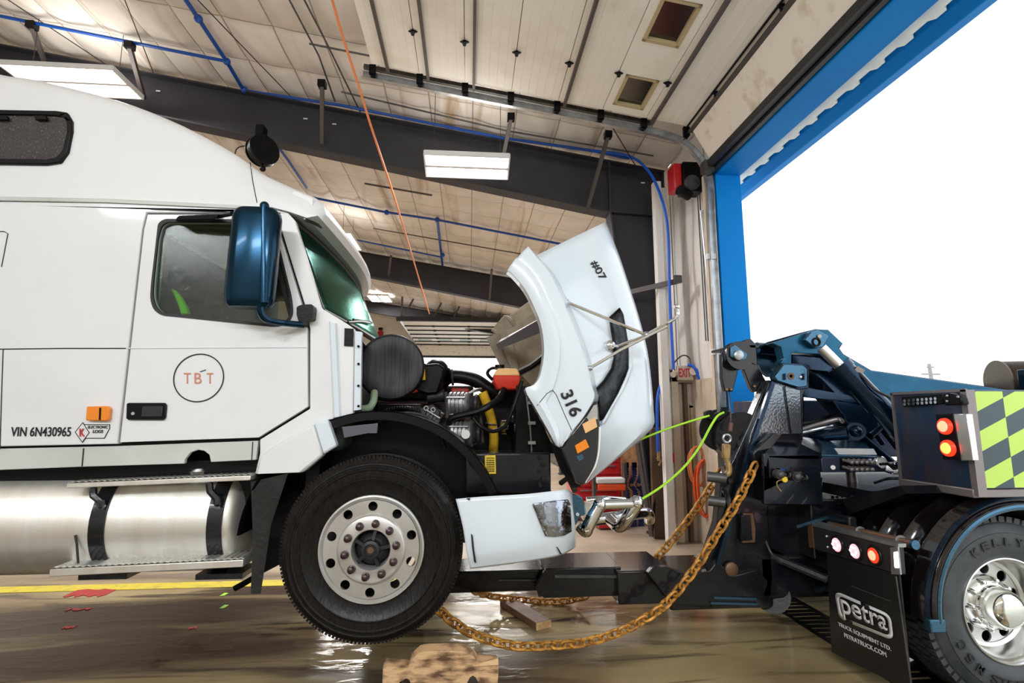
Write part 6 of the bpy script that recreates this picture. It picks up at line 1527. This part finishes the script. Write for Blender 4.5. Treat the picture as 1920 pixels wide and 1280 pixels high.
obj('sheave_pin', MB().lathe([(0, .04), (.015, .04), (.02, .03), (.02, 0)], W(1384, 666, 3.96), (0, -1, 0), 24), 'steel', sv)
for p in ((1363, 730), (1371, 730), (1415, 724)): obj('head_bolt', MB().sphere(W(*p, 4.04), .012), 'hookm', sh2)
# winch rope from the sheave down to the hook
rope = obj('winch_rope', MB().tube([W(1366, 732, 4.1), W(1370, 770, 4.0), W(1371, 792, 3.9)], .006, 6), 'dsteel', K)
# upright lift column
ms = obj('lift_column', plateY([(1440, 712), (1512, 724), (1506, 740), (1507, 826), (1470, 830), (1450, 870), (1440, 960), (1450, 1080), (1445, 1140), (1335, 1140), (1322, 1050), (1345, 980), (1352, 905), (1375, 860), (1402, 800), (1425, 745)], 3.95, .1), 'wetblack', K, bevel=.01)
obj('column_back_plate', plateY([(1440, 760), (1507, 740), (1507, 826), (1450, 870), (1440, 960), (1445, 1120), (1360, 1120), (1350, 1050), (1372, 980), (1376, 905), (1395, 860), (1412, 800)], 4.4, .08), 'wetblack', ms)
obj('column_web', plateY([(1420, 860), (1440, 860), (1436, 1110), (1380, 1110)], 4.05, .35), 'wetblack', ms)
obj('mirror_plate', plateY([(1453, 716), (1500, 726), (1503, 812), (1466, 814), (1412, 830), (1400, 862), (1408, 812), (1428, 764)], 3.92, .03), mat('wet_polished_plate', (.22, .25, .28), .16, .85, bump=.25, bscale=60), ms, bevel=.003)
obj('plate_edge', MB().bar(W(1449, 716, 3.9), W(1398, 868, 3.9), .03, .03).bar(W(1398, 868, 3.9), W(1345, 1058, 3.92), .03, .03), 'navy', ms)
obj('plate_slot', MB().bar(W(1471, 724, 3.91), W(1483, 812, 3.91), .006, .008), 'black', ms)
cp_ = obj('cap_plate', plateY([(1453, 706), (1469, 683), (1507, 685), (1514, 692), (1514, 724), (1500, 726), (1480, 720), (1456, 712)], 3.86, .07), 'lblue', ms, bevel=.006)
obj('cap_border', plateY([(1450, 706), (1467, 680), (1509, 682), (1517, 690), (1517, 728), (1500, 730), (1480, 724), (1454, 716)], 3.9, .06), 'navy', ms, bevel=.006)
obj('cap_pin', MB().lathe([(0, .028), (.004, .028), (.004, .014), (.0, .012), (.0, 0)], W(1483, 705, 3.86), (0, -1, 0), 24), 'brownsteel', cp_)
obj('cap_bolt', MB().sphere(W(1501, 707, 3.86), .016), 'alu', cp_)
for x in (1472, 1507): obj('cap_clip', MB().bar(W(x, 700, 3.85), W(x, 712, 3.85), .01, .02), 'navy', cp_)
obj('drum_guard', MB().lathe([(-.26, .02), (-.26, .2), (.0, .2), (.0, .18), (-.0, 0)], W(1392, 820, 4.0), (-.25, -1, .0), 40), 'wetblack', K, bevel=.004)
obj('wear_plate', plateY([(1394, 962), (1412, 962), (1417, 990), (1416, 1017), (1392, 1018)], 3.92, .03), 'brownsteel', ms, bevel=.004)
obj('wear_plate_face', plateY([(1390, 966), (1408, 966), (1411, 1012), (1390, 1014)], 3.9, .03), 'wetblack', ms, bevel=.004)
obj('column_pin', MB().lathe([(0, .05), (.02, .05), (.03, .035), (.03, 0)], W(1370, 1066, 3.93), (0, -1, 0), 24), 'brownsteel', ms)
for (x0, x1, y, yy) in ((1326, 1362, 893, 3.95), (1328, 1360, 938, 3.95)):
    obj('guide_roller', MB().cyl(W(x0, y, yy - .05), W(x1, y + 4, yy - .1), .038), 'dsteel', ms)
    obj('roller_arm', MB().bar(W(x1 - 4, y - 20, yy), W(x1 + 6, y + 12, yy), .07, .04), 'wetblack', ms)
q = W(1412, 850, 3.86)
obj('chain_lug', plateY([(1412, 850), (1430, 830), (1450, 812), (1468, 812), (1440, 850), (1432, 866), (1414, 866)], 3.82, .07), 'wetblack', ms, bevel=.008)
# base and telescopic crossbar
yl0 = 4.08
def bx(x0, y0, x1, y1, Y, d, name, m, **k):
    a = W(x0, y0, Y); b = W(x1, y1, Y); return obj(name, MB().box((a.x, Y, b.z), (b.x, Y + d, a.z)), m, K, **k)
s1 = bx(835, 1072, 1030, 1107, yl0 + .07, .36, 'stinger_inner', 'wetblack', bevel=.008)
s2 = bx(1018, 1066, 1166, 1117, yl0 + .02, .44, 'stinger_middle', 'wetblack', bevel=.008)
s3 = bx(1158, 1071, 1262, 1131, yl0 - .04, .56, 'stinger_outer', 'wetblack', bevel=.01)
obj('stinger_collar', plateY([(1015, 1080), (1024, 1066), (1030, 1080), (1030, 1117), (1010, 1119), (1004, 1100)], yl0 - .02, .05), 'wetblack', s2, bevel=.004)
obj('stinger_rail', MB().bar(W(1040, 1080, yl0 + .01), W(1158, 1080, yl0 + .01), .02, .02), 'dsteel', s2)
obj('stinger_rail', MB().bar(W(935, 1087, yl0 + .06), W(1005, 1087, yl0 + .06), .012, .012), 'dsteel', s1)
bx(1255, 1082, 1452, 1139, yl0 - .1, .6, 'lift_base', 'wetblack', bevel=.012)
obj('base_cheek', plateY([(1250, 1062), (1290, 1078), (1330, 1070), (1345, 1050), (1375, 1080), (1420, 1068), (1440, 1090), (1428, 1136), (1262, 1134), (1215, 1075), (1222, 1066)], yl0 - .16, .06), 'wetblack', K, bevel=.006)
obj('base_top', MB().ring_loft([[W(1218, 1066, yl0), W(1310, 1078, yl0 - .1), W(1320, 1062, yl0 + .5), W(1225, 1054, yl0 + .5)], [q + Vector((0, 0, -.03)) for q in (W(1218, 1066, yl0), W(1310, 1078, yl0 - .1), W(1320, 1062, yl0 + .5), W(1225, 1054, yl0 + .5))]]), 'wetblack', K, bevel=.004)
obj('base_gusset', plateY([(1288, 1056), (1300, 1050), (1328, 1028), (1345, 1010), (1345, 1060), (1310, 1066)], yl0 + .4, .05), 'wetblack', K)
obj('base_highlight_rail', MB().bar(W(1338, 1120, yl0 - .17), W(1418, 1122, yl0 - .17), .015, .015), 'lblue', K)
obj('base_highlight_rail', MB().bar(W(1332, 1130, yl0 - .17), W(1420, 1132, yl0 - .17), .015, .015), 'lblue', K)
obj('cross_arm', MB().box((-.4, 3.75, .36), (-.2, 5.3, .5)), 'wetblack', K, bevel=.01)
obj('base_roller', MB().cyl(W(1447, 1115, 4.0), W(1447, 1115, 4.5), .13), 'dcast', K)
# hose reel with the lime rope
rc = W(1352, 806, 4.25)
rl = obj('rope_reel', MB().lathe([(-.12, .03), (-.12, .17), (-.1, .175), (-.09, .09), (.04, .09), (.05, .175), (.07, .17), (.07, .05), (.09, .04), (.09, 0)], rc, (-.5, -1, 0), 40), 'black', K)
obj('reel_bracket', plateY([(1324, 772), (1334, 768), (1340, 776), (1350, 772), (1352, 763), (1366, 763), (1366, 784), (1340, 790), (1326, 784)], 4.05, .06), 'black', rl, bevel=.004)
# spool on the bed, upper right
sc_ = W(1893, 706, 4.3)
sp = obj('winch_spool', MB().lathe([(-.1, .05), (-.1, .19)] + [(-.08 + .028*i + (.014 if j else 0), .165 if j else .18) for i in range(24) for j in (0, 1)] + [(.6, .2), (.62, .2), (.62, .05)], (sc_.x, 4.3, sc_.z - .04), (1, -.3, 0), 40), mat('brown_wound_cable', (.1, .07, .05), .4, .5), K)
obj('spool_frame', MB().box((sc_.x - .2, 3.98, sc_.z - .09), (sc_.x + 1.2, 4.02, sc_.z - .03)).box((sc_.x - .2, 3.98, sc_.z - .12), (sc_.x - .15, 4.06, sc_.z + .04)), 'navy', K, bevel=.006)
obj('spool_band', MB().box((sc_.x + .08, 3.96, sc_.z - .02), (sc_.x + 1.2, 3.98, sc_.z + .03)), 'tankplastic', K)

# ---------------------------------------------------------------- chains, hook, ropes
def chain(name, pts, pitch, r, label, m='rust'):
    P = catmull([Vector(p) for p in pts], 24); L = [0]
    for a, b in zip(P, P[1:]): L.append(L[-1] + (b - a).length)
    n = int(L[-1]/pitch); mb = MB(); j = 0
    for i in range(n):
        s = (i + .5)*pitch
        while L[j+1] < s: j += 1
        t_ = (s - L[j])/(L[j+1] - L[j]); c = P[j].lerp(P[j+1], t_); d = (P[j+1] - P[j]).normalized()
        a = d.cross(Vector((0, 1, 0))).normalized(); bb = d.cross(a)
        w = (a + bb*.45).normalized() if i % 2 else (bb - a*.45).normalized(); nn = d.cross(w)
        hl, hw = pitch*.72, pitch*.42; ring = []
        for k in range(17):
            q = 2*PI*k/16; cx, cy = math.cos(q), math.sin(q)
            lx = cx*hw + (hl - hw)*(1 if cx > 0 else -1)*min(1, abs(cx)*3); ly = cy*hw
            ring.append(c + d*lx + w*ly)
        mb.tube(ring, r, 6, caps=False)
    return tag(obj(name, mb, m), label, 'chain')
chain('tow_chain', [W(812, 1132, 3.5), W(845, 1162, 3.6), W(885, 1187, 3.68), W(930, 1203, 3.72), W(975, 1211, 3.72), W(1040, 1209, 3.74), W(1100, 1203, 3.78), W(1160, 1185, 3.8), W(1205, 1162, 3.82), W(1250, 1130, 3.82), W(1300, 1070, 3.82), W(1345, 1000, 3.82), W(1385, 935, 3.8), W(1420, 862, 3.78)], .07, .0105,
      'long rusty gold chain sagging from the front wheel up to the tow truck mast')
chain('tow_chain', [W(885, 1106, 4.5), W(915, 1116, 4.7), W(950, 1121, 4.8), W(990, 1125, 4.85), W(1030, 1128, 4.85), W(1065, 1126, 4.8), W(1105, 1116, 4.7)], .065, .0095, 'short rusty chain lying on the floor behind the wet board')
chain('tow_chain', [W(1222, 1056, 4.5), W(1245, 1030, 4.5), W(1275, 995, 4.48), W(1305, 955, 4.45), W(1330, 918, 4.4), W(1342, 900, 4.35), W(1347, 876, 4.2)], .075, .0105, 'rusty gold chain rising behind the mast to the winch hook')
hk = W(1360, 835, 3.88)
t = thing('tow_hook', 'tan steel winch hook hanging from the rope at the mast', 'hook', hk)
obj('hook_body', MB().tube([W(1361, 858, 3.88), W(1366, 872, 3.88), W(1366, 885, 3.88), W(1358, 892, 3.88), W(1351, 888, 3.88)], [.02, .024, .024, .02, .01], 10, 5), 'hookm', t)
obj('hook_shank', MB().bar(W(1361, 860, 3.88), W(1362, 832, 3.88), .06, .04), 'hookm', t, bevel=.01)
obj('thimble', MB().torus(W(1363, 822, 3.88), (0, 1, 0), .03, .01, 24, 8), 'steel', t)
obj('ferrule', MB().cyl(W(1371, 792, 3.88), W(1369, 808, 3.88), .016), mat('brown_ferrule', (.15, .06, .04), .5), t)
tag(obj('lime_rope', MB().tube([W(1357, 773, 3.98), W(1345, 780, 3.95), W(1332, 800, 3.92), W(1310, 840, 3.9), W(1280, 878, 3.88), W(1240, 912, 3.85), W(1204, 935, 3.8)], .009, 8, 6), 'greenrope'), 'thicker lime green rope from the reel down to the chrome guard', 'rope')
tag(obj('lime_rope', MB().tube([W(1330, 779, 4.0), W(1290, 791, 4.0), W(1240, 808, 4.02), W(1188, 829, 4.05)], .008, 8, 6), 'greenrope'), 'thin lime green rope running behind the raised hood to the reel', 'rope')

# ---------------------------------------------------------------- wood on the floor
wy = 3.05
wp = [(716, 1300), (718, 1249), (765, 1252), (768, 1240), (785, 1224), (800, 1221), (835, 1220), (868, 1221), (880, 1226), (892, 1236), (895, 1242), (932, 1243), (935, 1252), (932, 1300), (925, 1330), (720, 1330)]
g0 = W(720, 1290, wy)
b = [(W(x, y, wy).x, W(x, y, wy).z) for x, y in wp]; z0 = min(q[1] for q in b)
tt = thing('wheel_chock', 'rough sawn wooden cradle block lying in front of the lifted wheel', 'wood block', (g0.x, wy, 0))
mz = max(q[1] for q in b)
b = [(x, max(0.0, z)) for x, z in b]
b = [p for i, p in enumerate(b) if i == 0 or (Vector(p) - Vector(b[i-1])).length > .004]
xa, xb = W(718, 1275, wy).x, W(933, 1275, wy).x
H = [[(xa + (xb - xa)*t_ + .06*math.cos(a), .01 + (W(750, 1272, wy).z - .01)*math.sin(a)) for a in [PI*k/12 for k in range(13)]] for t_ in (.2, .78)]
bb_ = flat2d(b, H, .1)
for v in bb_.verts: v.co = Vector((v.co.x, wy + .05 + v.co.z, v.co.y))
mb = MB(); mb.b.free(); mb.b = bb_; blk = obj('block', mb, 'wood', tt, bevel=.006)
obj('splinter_step', MB().ring_loft([[W(885, 1250, wy - .01), W(935, 1247, wy - .01), W(935, 1247, wy + .09), W(885, 1250, wy + .09)], [W(896, 1243, wy + .0), W(934, 1234, wy + .0), W(934, 1230, wy + .085), W(900, 1236, wy + .085)]]), 'woodend', tt, bevel=.004)
a = GZ(950, 1128, .03); c = GZ(1020, 1172, .03)
t = thing('wooden_board', 'short wet wooden board lying on the floor under the crossbar', 'board', a)
d = (c - a).normalized(); 
obj('plank', MB().bar(a, c - d*.01, .14, .055), 'board', t, bevel=.004)
obj('end_grain', MB().bar(c - d*.01, c, .138, .053), 'woodend', t)
